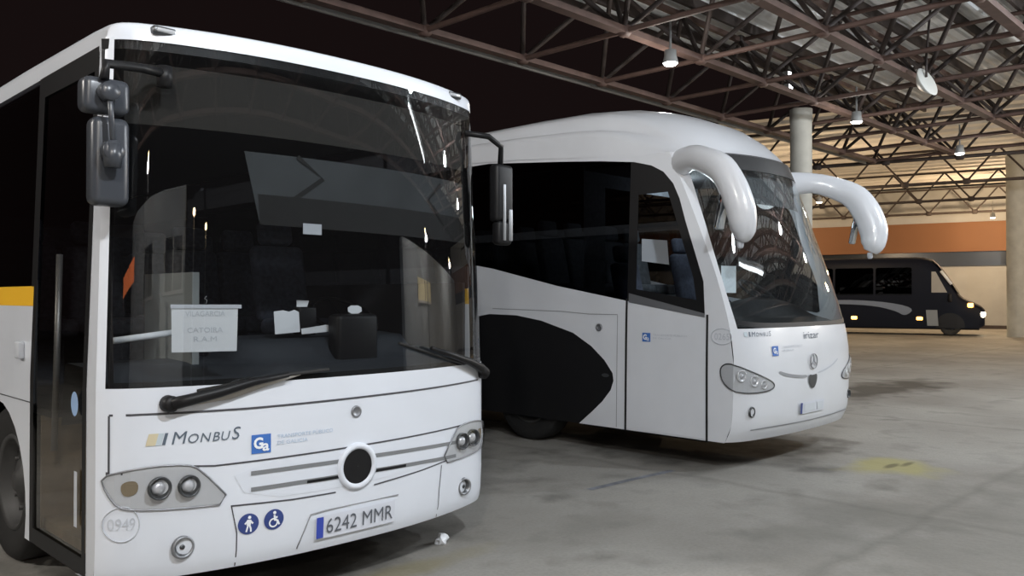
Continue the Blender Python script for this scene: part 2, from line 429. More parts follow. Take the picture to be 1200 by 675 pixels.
# pictograms: walking figure and wheelchair user
o = MB().flat([circle(.658, .487, .054)], on1(.004), .05).build('pictogram', 'navy', bus, out=FRONT)
w_ = MB(); cx, cz = .658, .487; P = on1(.007)
w_.flat([circle(cx + .004, cz + .034, .0085, 14)], P, .05)
for s_ in ([(cx + .002, cz + .022), (cx - .001, cz - .006)],): w_.flat([strip(s_, .022)], P, .05)
for s_ in ([(cx - .003, cz - .004), (cx - .012, cz - .040)], [(cx + .003, cz - .004), (cx + .011, cz - .024), (cx + .012, cz - .042)], [(cx - .004, cz + .018), (cx - .020, cz + .002)], [(cx + .006, cz + .018), (cx + .022, cz + .000)]):
    w_.flat([strip(s_, .009)], P, .05)
w_.build('walking_figure', 'paper', o, out=FRONT)
o = MB().flat([circle(.793, .489, .054)], on1(.004), .05).build('pictogram', 'navy', bus, out=FRONT)
w_ = MB(); cx, cz = .793, .489
w_.flat([circle(cx + .002, cz + .036, .009, 14)], P, .05)
for s_ in ([(cx + .001, cz + .024), (cx + .003, cz - .004), (cx + .018, cz - .006), (cx + .028, cz - .030)], [(cx + .002, cz + .012), (cx + .018, cz + .010)]):
    w_.flat([strip(s_, .010)], P, .05)
w_.flat([circle(cx - .004, cz - .016, .025, 24), circle(cx - .004, cz - .016, .017, 24)[::-1]], P, .05)
w_.build('wheelchair_figure', 'paper', o, out=FRONT)
# brand lettering
lg = MB()
lg.flat([[(.180, .932), (.222, .932), (.236, .990), (.194, .990)]], on1(.004)); lg.build('logo_stripe', 'logotan', bus, out=FRONT)
MB().flat([[(.222, .932), (.246, .932), (.260, .990), (.236, .990)]], on1(.004)).build('logo_stripe', 'logopale', bus, out=FRONT)
MB().flat([[(.250, .932), (.264, .932), (.278, .990), (.264, .990)]], on1(.004)).build('logo_stripe', 'logogrey', bus, out=FRONT)
t = MB(); P = on1(.005); x = .292
x = text_into(t, 'M', x, .932, .062, P, shear=.22) + .004
for ch in 'ONBU': x = text_into(t, ch, x, .932, .046, P, shear=.22) + .007
text_into(t, 'S', x, .932, .064, P, shear=.22)
t.build('brand_lettering', 'logogrey', bus, out=FRONT)
o = MB().flat([[(.672, .845), (.775, .845), (.775, .943), (.672, .943)]], on1(.004)).build('regional_badge', 'blue', bus, out=FRONT)
t = MB(); text_into(t, 'G', .682, .872, .055, on1(.007), width=.05, bold=.003); text_into(t, 'a', .728, .858, .055, on1(.007), width=.036, bold=.002)
t.build('badge_letters', 'paper', o, out=FRONT)
t = MB(); text_into(t, 'TRANSPORTE PÚBLICO', .81, .913, .020, on1(.004), width=.33); text_into(t, 'DE GALICIA', .81, .880, .020, on1(.004), width=.175)
t.build('operator_lettering', 'lblue', bus, out=FRONT)
t = MB().tube([on1(.004)(.088 + .069 * math.cos(a), .560 + .084 * math.sin(a)) for a in lin(0, 2 * PI, 36)], .0032, 6, caps=False).build('fleet_roundel', 'faint', bus)
q = MB(); text_into(q, '0949', .088, .532, .058, on1(.004), width=.105, center=True); q.build('fleet_number', 'faint', t, out=FRONT)
# wipers
def wiper(pts, blade, piv):
    o = MB().tube([on1(.045)(*p) for p in pts], [.032, .030, .026, .020, .014], 8).build('wiper', 'black', bus)
    MB().tube([on1(.022)(*p) for p in blade], (.010, .016), 6).build('wiper_blade', 'rubber', o)
    if piv[0] < 1: MB().tube([on1(.018)(*p_) for p_ in ((.34, 1.125), (.55, 1.165), (.75, 1.215), (.93, 1.245))], [(.010, .010), (.010, .030), (.010, .022), (.008, .006)], 6, flat=(0, 1, 0)).build('wiper_reflection', 'wiperglare', o)  # pale strip painted in for the reflection under the left wiper
    p = on1(0)(*piv)
    MB().lathe([(.042, .0), (.042, -.045), (.032, -.062), (.001, -.064)], p, (0, 1, 0), 18).build('wiper_pivot', 'black', o)
wiper([(.275, 1.135), (.36, 1.152), (.5, 1.182), (.66, 1.222), (.85, 1.25)], [(.40, 1.19), (.8, 1.245), (1.1, 1.262)], (.275, 1.135))
wiper([(2.47, 1.145), (2.38, 1.19), (2.25, 1.235), (2.05, 1.29), (1.85, 1.345)], [(2.2, 1.225), (1.95, 1.285), (1.6, 1.385)], (2.46, 1.145))
# near-side mirror cluster
mr = MB().tube([(.26, -.12, 2.765), (.12, -.18, 2.755), (-.05, -.22, 2.735), (-.065, -.235, 2.66)], [.024, .022, .022, .022], 8)
mr.tube([(.26, -.12, 2.80), (.26, -.12, 2.70)], .04, 8)
mr = mr.build('mirror_arm', 'black', bus)
o = MB().rbox((-0.145, -.215, 2.51), (0.065, -.10, 2.675), .035, 4).build('upper_mirror', 'mirrorshell', mr)
MB().rbox((-0.125, -.105, 2.53), (0.045, -.095, 2.655), .02).build('mirror_glass', 'mirror', o)
o = MB().rbox((-0.100, -.20, 2.085), (0.072, -.08, 2.50), .04, 4).build('main_mirror', 'mirrorshell', mr)
MB().rbox((-0.085, -.086, 2.105), (0.058, -.074, 2.48), .02).build('mirror_glass', 'mirror', o)
o = MB().tube([(-.05, -.255, 2.62), (-.044, -.262, 2.5), (-.033, -.265, 2.33)], .013, 8)
o.lathe([(.001, -.03), (.042, -.03), (.045, -.02), (.045, .02), (.042, .03), (.001, .03)], (-.05, -.25, 2.60), (0, 1, .0), 16)
o.lathe([(.001, -.03), (.046, -.03), (.05, -.02), (.05, .02), (.046, .03), (.001, .03)], (-.032, -.25, 2.33), (0, 1, .0), 16)
o.tube([(-.032, -.25, 2.36), (-.032, -.25, 2.255)], [.045, .038], 12)
o.build('mirror_joint', 'mirrorshell', mr)
# far-side mirror
mr = MB().tube([(2.30, -.08, 2.76), (2.46, -.14, 2.75), (2.60, -.12, 2.70), (2.61, -.10, 2.55)], .02, 8).build('mirror_arm', 'black', bus)
o = MB().rbox((2.54, -.14, 2.18), (2.71, -.05, 2.58), .03, 4).rbox((2.56, -.14, 2.02), (2.70, -.06, 2.19), .03, 4).build('main_mirror', 'black', mr)
MB().rbox((2.56, -.058, 2.20), (2.69, -.044, 2.56), .02).rbox((2.575, -.068, 2.04), (2.685, -.054, 2.17), .02).build('mirror_glass', 'mirror', o)
MB().rbox((2.60, -.146, 2.05), (2.625, -.136, 2.44), .004, mtx=Matrix.Translation((0, 0, 0))).build('mirror_trim', 'metalgrey', o)
MB().rbox((2.655, -.146, 2.05), (2.69, -.136, 2.27), .004).build('mirror_trim', 'metalgrey', o)
# entrance door
S = sideL
dr = MB().flat([[(.165, .275), (1.06, .275), (1.06, 2.92), (.165, 2.92)], [(.215, .36), (1.0, .36), (1.0, 2.80), (.215, 2.80)][::-1]], S(.004), .3).build('entrance_door', 'black', bus, out=LEFT)
MB().flat([[(.21, .355), (1.005, .355), (1.005, 2.805), (.21, 2.805)]], S(-.006), .3).build('door_glass', 'glassdoor', dr, out=LEFT)
MB().tube([S(-.07)(.88, .8), S(-.07)(.88, 1.9)], .018, 8).build('grab_rail', 'metalgrey', dr)
MB().flat([circle(.30, 1.12, .052, 24, .062)], S(.012), .3).build('door_sticker', 'sticker', dr, out=LEFT)
MB().flat([[(.27, .50), (.315, .50), (.315, .78), (.27, .78)]], S(.008), .3).build('reflective_strip', 'faint', dr, out=LEFT)
# right and left flanks
def arch(c, r, zb, n=16):
    a0 = math.asin((zb - .42) / r)
    return [(c + r * math.cos(a), .42 + r * math.sin(a)) for a in lin(PI - a0, a0, n)]
def flank(P, y0, out):
    pts = [(y0, 1.61), (y0, .27)]
    for c, r in ((1.74, .60), (7.9, .56)):
        pts += arch(c, r, .27)
    pts += [(11.9, .27), (11.9, 1.61)]
    MB().flat([pts], P(0), .35).build('side_panel', 'white', bus, out=out)
    MB().flat([[(y0, 1.608), (11.9, 1.608), (11.9, 1.722), (y0, 1.722)]], P(.001), .5).build('yellow_band', 'yellow', bus, out=out)
    MB().flat([[(y0, 1.72), (11.9, 1.72), (11.9, 2.92), (y0, 2.92)]], P(-.002), .5).build('side_window', 'glassdark', bus, out=out)
    strips('window_divider', 'black', bus, P(.003), [([(y, 1.72), (y, 2.92)], .05) for y in (1.08, 2.6, 4.2, 5.8, 7.4, 9.0, 10.6, 11.86) if y > y0], out, .5)
    strips('locker_seam', 'seam', bus, P(.003), [([(y0, 1.06), (1.9, 1.06), (6, 1.06), (11.8, 1.06)], .006)] + [([(y, .28), (y, 1.06)], .006) for y in (2.75, 4.1, 5.4, 6.7, 9.2, 10.5)], out, .5)
flank(sideL, 1.065, LEFT); flank(sideR, .14, (1, 0, 0))
MB().rbox((-.03, 1.20, 1.30), (.01, 1.28, 1.40), .012).build('door_button', 'faint', bus)
# rear and underside
MB().flat([[(0, .27), (W, .27), (W - .06, 3.0), (.06, 3.0)]], lambda x, z: (x, 11.9, z), .5).build('rear_panel', 'white', bus, out=(0, 1, 0))
MB().box((.03, .12, .24), (W - .03, 1.05, .34)).box((.42, 1.0, .24), (W - .42, 11.88, .36)).box((.03, 2.5, .24), (W - .03, 7.2, .34)).box((.03, 8.6, .24), (W - .03, 11.85, .34)).box((.38, 1.0, .34), (W - .38, 11.8, 1.0)).build('underbody', 'underbody', bus)
MB().flat([[(.05, .30), (W - .05, .30), (W - .05, 1.1), (.05, 1.1)]], lambda x, z: (x, .16, z), .6).build('bulkhead', 'underbody', bus)
for y in (1.74, 7.9):
    wheel(bus, .20, y, .49, .49, .28, -1); wheel(bus, W - .20, y, .49, .49, .28, 1)
# interior
for sx in (.035, W - .035):
    MB().box((sx - .01, 1.1 if sx < 1 else .17, 1.05), (sx + .01, 11.8, 1.76)).build('side_lining', 'dark', bus)
MB().box((.62, .35, .95), (.66, 1.02, 1.80)).build('grey_partition', 'greypanel', bus)
MB().box((.06, .22, .34), (.9, 1.04, .40)).box((.45, .22, .40), (.9, 1.04, .68)).box((.66, .22, .68), (.9, 1.04, .98)).box((.05, 1.03, .34), (.9, 1.05, .98)).build('entrance_steps', 'tan', bus)
MB().box((.06, .9, .98), (W - .06, 11.7, 1.02)).build('cabin_floor', 'dark', bus)
MB().box((.08, .3, 2.86), (W - .08, 11.7, 2.90)).build('cabin_ceiling', 'lining', bus)
d = MB().patch(lambda q, k: ((1.275 + q * 1.20), (interp(k, [(0, f1(1.275 + q * 1.2, 1.2) + .03), (.3, .30), (.45, .42), (.7, .72), (1, .78)])), interp(k, [(0, 1.20), (.3, 1.27), (.45, 1.40 if abs(q - .25) < .55 else 1.29), (.7, 1.42 if abs(q - .25) < .55 else 1.30), (1, .95)])), lin(-1, 1, 30), lin(0, 1, 24))
d.build('dashboard', 'dash', bus)
steering_wheel(bus, (1.92, .78, 1.52), .24, 32)
bus_seat(bus, 1.92, 1.35, 1.02)
for y in (2.4, 3.2, 4.0):
    for x in (.42, .9, 1.7, 2.15): bus_seat(bus, x, y, 1.02)
P = on1(-.10)
MB().flat([[(.14, 2.53), (2.42, 2.53), (2.40, 2.84), (.14, 2.84)]], on1(-.09), .2).build('destination_sign', 'olive', bus, out=FRONT)
o = MB().flat([[(.70, 2.44), (2.42, 2.44), (2.42, 2.03), (.78, 2.05)]], P, .2).build('sun_blind', 'blind', bus, out=FRONT)
s = MB()
for pts in (((1.0, 2.44), (1.16, 2.33), (.78, 2.06)), ((2.12, 2.40), (1.98, 2.28), (2.28, 2.05))): s.flat([strip(pts, .028)], on1(-.095), .2)
s.flat([[(.77, 2.215), (2.42, 2.20), (2.42, 2.03), (.78, 2.05)]], on1(-.098), .2)
s.build('blind_fold', 'blindline', o, out=FRONT)
MB().tube([(.22, .42, 1.425), (.58, .44, 1.462)], .018, 10).build('handrail', 'paper', bus)
v = MB().rbox((1.52, .24, 1.24), (1.83, .38, 1.55), .03).build('ticket_machine', 'black', bus)
v = MB().rbox((1.345, .415, 1.42), (1.47, .5, 1.595), .012).build('card_reader', 'black', bus)
# loose things lying or hanging in the bus
n = thing('paper_notice', 'white paper notice with faint grey print hung behind near bus windscreen', 'notice', (1.48 + .48, 4.258 - .13, 1.38))
def onn(off): return lambda x, z: (x, -off + .03 * 0 + (f1(.48 + x, 1.5) - f1(.48, 1.5)) + .075 + (f1(.48, 1.5) + .13), z)
MB().flat([[(-.155, 0), (.157, -.003), (.163, .225), (-.157, .225)]], onn(0), .1).build('sheet', 'paper', n, out=FRONT)
MB().flat([[(-.163, .222), (.178, .220), (.178, .240), (-.163, .242)]], onn(.006), .1).build('top_rail', 'plate', n, out=FRONT)
MB().tube([onn(.006)(0, .24), onn(.006)(.006, .262), onn(.006)(-.006, .272), onn(.006)(.004, .285)], .003, 6).build('hook', 'metalgrey', n)
t = MB()
text_into(t, 'VILAGARCIA', 0, .182, .026, onn(.003), width=.19, center=True)
text_into(t, 'CATOIRA', 0, .098, .026, onn(.003), width=.17, center=True)
text_into(t, 'R.A.M', 0, .052, .026, onn(.003), width=.11, center=True)
t.build('printed_lines', 'papergrey', n, out=FRONT)
def loose(name, label, cat, poly, y, mt='paper', tilt=.0, grp=None):
    c = (min(p[0] for p in poly), min(p[1] for p in poly))
    o = MB().flat([[(a - c[0], b - c[1]) for a, b in poly]], lambda x, z: (x, z * tilt, z), .2)
    o = o.build(name, mt, None, out=FRONT); o.location = (1.48 + c[0], 4.258 + y, c[1]); return tag(o, label, cat, grp)
loose('paper_sheet', 'torn white paper sheet upright on near bus dashboard beside black card reader', 'paper', [(1.165, 1.43), (1.34, 1.44), (1.34, 1.565), (1.31, 1.58), (1.27, 1.568), (1.23, 1.578), (1.165, 1.57)], .40, tilt=.12)
loose('paper_strip', 'long white paper strip lying under the black card reader', 'paper', [(1.345, 1.425), (1.60, 1.44), (1.61, 1.475), (1.52, 1.48), (1.345, 1.46)], .39, tilt=.2)
loose('receipt', 'small white slip standing on top of the black card reader', 'paper', [(1.345, 1.597), (1.42, 1.597), (1.436, 1.636), (1.346, 1.64)], .45, tilt=.1)
loose('ticket_slip', 'white rounded tag on top of the black ticket machine', 'paper', smooth_poly([(1.63, 1.552), (1.735, 1.552), (1.737, 1.605), (1.628, 1.605)], 1), .30, tilt=.1)
loose('white_card', 'small pale card tucked at the lower edge of grey sun blind', 'card', [(1.02, 2.01), (1.14, 2.01), (1.14, 2.07), (1.02, 2.07)], -.155, mt='faint', tilt=0)
# ================================================================== the second coach
C2 = [(.28, -.05), (.36, -.09), (.45, -.12), (.9, -.14), (1.15, -.135), (1.45, -.09), (1.8, -.02), (2.2, .065), (2.65, .175), (3.0, .28), (3.15, .33)]
S2 = [(.3, .12), (.9, .115), (1.4, .13), (1.8, .175), (2.2, .25), (2.65, .34), (3.15, .43)]
T2 = [(.3, .0), (1.4, .02), (3.1, .10), (3.3, .115)]
def f2(x, z):
    h = 1.275 - interp(z, T2); q = min(1, abs(x - 1.275) / h)
    return smoothinterp(z, C2) + smoothinterp(z, S2) * q ** 2.2 + .07 * q ** 12
def F2(q, z, off=0.0):
    x = 1.275 + q * (1.275 - interp(z, T2)); return (x, f2(x, z) - off, z)
def on2(off): return lambda x, z: (min(max(x, .003), 2.547), f2(x, z) - off, z)
def s2L(off): return lambda y, z: (interp(z, T2) - off, y, z)
def s2R(off): return lambda y, z: (W - interp(z, T2) + off, y, z)
coach = thing('coach', 'white coach with horn mirrors and raked windscreen parked behind near bus', 'coach', (7.03, 4.0, 0))
zl = [.29, .33, .38, .45, .55, .7, .9, 1.1, 1.25, 1.36]
MB().patch(lambda q, z: F2(q, z), QS, zl).build('front_panel', 'white2', coach, out=FRONT)
MB().patch(lambda q, k: (F2(q, .29)[0], F2(q, .29)[1] + .3 * k, .29 - .01 * k), QS, [0, 1]).build('bumper_lip', 'capw', coach, out=(0, 0, -1))
# pillars at both edges of the screen
def wsedge(z): return smoothinterp(z, [(1.3, .945), (1.42, .955), (1.65, .968), (2.0, .97), (2.5, .955), (2.9, .94), (3.12, .93)])
for s_ in (-1, 1):
    MB().patch(lambda k, z: F2(s_ * (wsedge(z) + (1 - wsedge(z)) * k), z), lin(0, 1, 5), lin(1.34, 3.125, 14)).build('screen_pillar', 'white2', coach, out=(s_, -1, 0))
zw = lambda q: 1.355 + .045 * abs(q) ** 6
ws = MB().patch(lambda q, k: F2(q * wsedge(zw(q) + k * (3.12 - zw(q))), zw(q) + k * (3.12 - zw(q)), -.006), lin(-1, 1, 36), lin(0, 1, 22)).build('windscreen', 'glass2', coach, out=FRONT)
MB().patch(lambda q, k: F2(q * wsedge(2.96 + k * .17), 2.96 + k * .17, -.002), lin(-1, 1, 30), [0, .5, 1]).build('screen_border', 'black', ws, out=FRONT)
b = MB().patch(lambda q, k: F2(q * wsedge(zw(q) + .05 * k), zw(q) + k * .05, -.002), lin(-1, 1, 30), [0, 1])
b.build('screen_border', 'black', ws, out=FRONT)
# roof
SH2 = [(0, 0), (.03, .02), (.12, .13), (.25, .27), (.45, .43), (.75, .575), (1.1, .67), (1.5, .715), (2.2, .735), (8, .735), (11.3, .70)]
def g2(q):
    return interp(abs(q), [(0, 1), (.45, .98), (.66, .92), (.80, .84), (.85, .77), (.872, .60), (.885, .535), (.955, .50), (.98, .40), (.992, .2), (1, .0)])
def rbase(y): return interp(y, [(0, 3.12), (1.1, 3.12), (2.275, 3.225), (3.5, 3.335)])
def roof2(q, s):
    x, y, z = F2(q, 3.12); k = max(0, 1 - s / 2.5); h = interp(s, SH2)
    gg = g2(q) if s > .8 else (1 - abs(q) ** 6) * (1 - s / .8) + g2(q) * s / .8
    # flat-topped towards the front so that the cap wraps round the screen
    yy = y * k + (1 - k) * .74 + s
    zb = 3.12 + (rbase(yy) - 3.12) * abs(q) ** 4
    return (x, yy, zb + (3.12 + h - zb) * gg if s > 0 else 3.12)
RQ2 = sorted(set(QS + [s * v for s in (-1, 1) for v in (.66, .72, .78, .80, .825, .85, .86, .872, .88, .885, .90, .92, .955, .98, .992)]))
MB().patch(roof2, RQ2, [0, .03, .07, .12, .18, .25, .35, .45, .6, .75, .9, 1.1, 1.3, 1.5, 1.8, 2.2, 3, 4, 5, 6, 8, 10, 11.2]).build('roof', 'white2', coach, out=(0, -.3, 1))
MB().patch(lambda q, k: (F2(q, 3.12)[0], F2(q, 3.12)[1] + .03 + .5 * k, 3.10), QS, [0, 1]).build('screen_lintel', 'black', coach, out=(0, 0, -1))
# right flank with window band, door and wheel cover
win = [(11.6, 3.30), (11.6, 2.05), (6, 2.05), (3.6, 2.045), (3.31, 2.0), (2.275, 1.784), (1.3, 1.62), (.40, 1.475), (.362, 1.49), (.385, 1.81), (.49, 2.1), (.60, 2.396), (.68, 2.64), (.76, 2.80), (.88, 2.93), (1.03, 3.01), (1.25, 3.07), (1.7, 3.13), (2.275, 3.19), (3.46, 3.30)]
cov = [(4.05, .285), (4.02, .8), (3.9, 1.2), (3.7, 1.40), (3.354, 1.453), (2.9, 1.445), (2.5, 1.39), (2.02, 1.266), (1.76, 1.13), (1.58, .99), (1.47, .86), (1.455, .78), (1.49, .68), (1.60, .552), (1.74, .43), (1.92, .285)]
outer = [(f2(0.0, z) + .0, z) for z in (.285, .45, .7, 1.0, 1.38)] + [(f2(interp(z, T2), z), z) for z in (1.6, 1.76, 2.0, 2.2, 2.4, 2.65, 2.85, 3.0, 3.13)]
outer += [(1.15, 3.13), (2.275, 3.235), (3.5, 3.345), (11.9, 3.345), (11.9, .285)]
flk = outer + [(10.15, .285)] + [(9.55 + .6 * math.cos(a), .42 + .6 * math.sin(a)) for a in lin(-.22, PI + .22, 18)] + [(8.95, .285), (4.05, .285)] + cov[1:] + []
def clampwin(w): return [(y, min(z, rbase(y) - .012)) for y, z in w]
doorlow = [(1.275, .30), (1.275, 1.60), (.352, 1.455), (.345, .30)]
for P, out, dr_ in ((s2L, LEFT, True), (s2R, (1, 0, 0), False)):
    MB().flat([flk, clampwin(win)[::-1]] , P(0), .25).build('side_panel', 'white2', coach, out=out)
    MB().flat([clampwin(win)], P(-.003) if True else None, .3).build('side_window', 'glassdark' if not dr_ else 'glassdark', coach, out=out) if not dr_ else None
    MB().flat([cov], P(-.004), .25).build('wheel_cover', 'black', coach, out=out)
    if dr_:
        # window band behind the door, then the door's own pane
        band = [p for p in clampwin(win)]
        rear = clip(band, 0, 1.29, 1); front = clip(band, 0, 1.29, -1)
        MB().flat([rear], P(-.003), .3).build('side_window', 'glassdark', coach, out=out)
        d = MB().flat([doorlow], P(.006), .25).build('entrance_door', 'white2', coach, out=out)
        MB().flat([front], P(-.003), .3).build('door_glass', 'glassc', d, out=out)
        fr = MB()
        inner = [(1.18, 1.74), (1.18, 2.72), (.82, 2.72), (.72, 2.45), (.50, 1.85), (.46, 1.63)]
        fr.flat([front, inner[::-1]], P(.001), .3); fr.build('pane_border', 'black', d, out=out)
        MB().flat([[(1.27, 1.605), (.36, 1.462), (.36, 1.50), (1.27, 1.70)]], P(.005), .3).build('pane_sill', 'metalgrey', d, out=out)
        strips('door_seal', 'rubber', coach, P(.008), [([(1.29, .285), (1.29, 1.0), (1.29, 1.64)], .026), ([(.325, .285), (.33, .9), (.33, 1.49)], .024)], out, .3)
    strips('panel_seam', 'seaml', coach, P(.003), [(pts, .008) for pts in (((1.41, .30), (1.41, 1.47)), ((1.41, 1.475), (1.8, 1.475), (2.2, 1.50), (3.3, 1.52)), ((4.3, .3), (4.3, 1.9)), ((6.0, .3), (6.0, 1.9)), ((7.6, .3), (7.6, 1.9)), ((4.3, 1.9), (11.6, 1.9)))], out, .4)
P = s2L
o = MB().lathe([(.04, .0), (.04, .012), (.03, .016), (.026, .008), (.001, .010)], P(0)(1.652, 1.335), (-1, 0, 0), 20).build('fuel_cap', 'metalgrey', coach)
MB().flat([circle(1.56, .83, .05, 16, .02)], P(.006), .2).build('side_reflector', 'lampdark', coach, out=LEFT)
o = MB().flat([[(1.085, 1.205), (.985, 1.205), (.985, 1.295), (1.085, 1.295)]], P(.009), .2).build('door_badge', 'blue', coach, out=LEFT)
flip = lambda off, y0: (lambda u, z: P(off)(y0 - u, z))
t = MB(); text_into(t, 'G', .012, 1.228, .05, flip(.012, 1.085), width=.045, bold=.003); text_into(t, 'a', .055, 1.216, .05, flip(.012, 1.085), width=.032); t.build('badge_letters', 'paper', o, out=LEFT)
t = MB(); text_into(t, 'TRANSPORTE PÚBLICO', .13, 1.268, .018, flip(.009, 1.085), width=.40); text_into(t, 'DE GALICIA', .13, 1.236, .018, flip(.009, 1.085), width=.22); t.build('operator_lettering', 'faint', coach, out=LEFT)
# fleet number on the front corner
def cor(off):
    def f(u, z):
        # walk round the corner from the flank to the front
        y = .30 - u
        ye = f2(0.0, z)
        if y > ye: return (interp(z, T2) - off, y, z)
        x = (ye - y) * .95; return (x - off * .7, f2(x, z) - off * .7, z)
    return f
o = MB().tube([cor(.006)(.13 + .115 * math.cos(a), 1.285 + .075 * math.sin(a)) for a in lin(0, 2 * PI, 32)], .003, 5, caps=False).build('fleet_roundel', 'faint', coach)
t = MB(); text_into(t, '0265', .13, 1.255, .062, cor(.006), width=.16, center=True); t.build('fleet_number', 'faint', o)
# front markings
lg = MB()
P2 = on2(.006)
MB().flat([[(.13, 1.285), (.165, 1.285), (.165, 1.33), (.13, 1.33)]], P2).build('logo_stripe', 'logopale', coach, out=FRONT)
MB().flat([[(.185, 1.285), (.20, 1.285), (.20, 1.33), (.185, 1.33)]], P2).build('logo_stripe', 'logogrey', coach, out=FRONT)
x = text_into(lg, 'M', .215, 1.285, .046, P2, shear=.2) + .006
for ch in 'ONBU': x = text_into(lg, ch, x, 1.285, .038, P2, shear=.2) + .012
text_into(lg, 'S', x, 1.285, .048, P2, shear=.2)
lg.build('brand_lettering', 'logogrey', coach, out=FRONT)
t = MB(); text_into(t, 'irizar', 1.09, 1.238, .072, P2, width=.34, bold=.0); t.build('maker_lettering', 'logogrey', coach, out=FRONT)
o = MB().flat([[(.485, 1.09), (.585, 1.09), (.585, 1.185), (.485, 1.185)]], P2).build('regional_badge', 'blue', coach, out=FRONT)
t = MB(); text_into(t, 'G', .495, 1.117, .05, on2(.009), width=.045, bold=.003); text_into(t, 'a', .54, 1.105, .05, on2(.009), width=.03); t.build('badge_letters', 'paper', o, out=FRONT)
t = MB(); text_into(t, 'TRANSPORTE PÚBLICO', .66, 1.165, .018, P2, width=.38); text_into(t, 'DE GALICIA', .66, 1.13, .018, P2, width=.2); t.build('operator_lettering', 'faint', coach, out=FRONT)
o = MB(); p0 = (1.26, 1.005)
o.tube([on2(.012)(p0[0] + .075 * math.cos(a), p0[1] + .075 * math.sin(a)) for a in lin(0, 2 * PI, 30)], .006, 6, caps=False)
for a in (90, 210, 330): o.tube([on2(.012)(*p0), on2(.012)(p0[0] + .073 * math.cos(rad(a)), p0[1] + .073 * math.sin(rad(a)))], .005, 6)
o.build('round_emblem', 'metalgrey', coach)
MB().flat([smooth_poly([(.58, .945), (.75, .905), (1.0, .875), (1.13, .872), (1.13, .845), (.98, .848), (.72, .88), (.60, .915)], 1)], P2).build('grille_slot', 'seaml', coach, out=FRONT)
MB().flat([smooth_poly([(1.37, .872), (1.52, .885), (1.75, .93), (1.90, .985), (1.90, 1.005), (1.74, .945), (1.5, .90), (1.37, .888)], 1)], P2).build('grille_slot', 'faint', coach, out=FRONT)
MB().flat([smooth_poly([(1.16, .875), (1.25, .862), (1.34, .875), (1.345, .81), (1.30, .745), (1.25, .725), (1.20, .745), (1.155, .81)], 1)], on2(.010)).build('front_badge', 'lampdark', coach, out=FRONT)
np2 = MB().flat([[(.98, .485), (1.52, .485), (1.52, .60), (.98, .60)]], on2(.014)).build('number_plate', 'plate', coach, out=FRONT)
MB().flat([[(.985, .488), (1.025, .488), (1.025, .597), (.985, .597)]], on2(.018)).build('country_band', 'navy', np2, out=FRONT)
t = MB()
for a, b_ in ((1.06, 1.30), (1.35, 1.49)): t.flat([[(a, .505), (b_, .505), (b_, .58), (a, .58)]], on2(.018))
t.build('plate_text', 'papergrey', np2, out=FRONT)
t = MB().flat([strip([(.20, .40), (.46, .405), (1.275, .40), (2.1, .405), (2.35, .40)], .012)], on2(.003)); t.build('bumper_seam', 'seaml', coach, out=FRONT)
# headlights: pear shape drawn back round the corner
def headlight2(mir):
    X = (lambda p: (W - p[0], p[1], p[2])) if mir else (lambda p: p)
    out = smooth_poly([(-.02 + .13, .98), (.16, 1.03), (.24, 1.035), (.42, .965), (.72, .865), (.80, .82), (.78, .775), (.62, .755), (.36, .755), (.22, .79), (.13, .87)], 2)
    def H(off): return lambda u, z: X(cor(off)(u, z))
    oo = (1, -1, 0) if mir else (-1, -1, 0)
    h = MB().flat([out], H(.004), .05).build('headlight', 'silver', coach, out=oo)
    for (u, z, r) in ((.33, .92, .058), (.48, .865, .055), (.62, .825, .042)):
        p = H(.004)(u, z)
        l = MB().lathe([(r, .005), (r, -.012), (r * .85, -.016), (r * .7, .0), (r * .35, .012), (.001, .012)], p, (-.35 if mir else .35, 1, 0), 22).build('lamp_reflector', 'chrome', h)
        MB().lathe([(r * .45, .01), (r * .35, -.012), (.001, -.018)], p, (-.35 if mir else .35, 1, 0), 14).build('lamp_bulb', 'bulb', l)
    MB().tube([H(.008)(a, b) for a, b in out + out[:1]], .006, 6, caps=False).build('lamp_rim', 'lampdark', h)
    MB().flat([out], H(.028), .05).build('clear_lens', 'lens', h, out=oo)
headlight2(False); headlight2(True)
for x in (.19, W - .19):
    p = on2(.0)(x, .575)
    o = MB().lathe([(.052, .0), (.05, -.014), (.04, -.016), (.03, .004), (.001, .006)], p, (0, 1, 0), 22).build('fog_lamp', 'lampdark', coach)
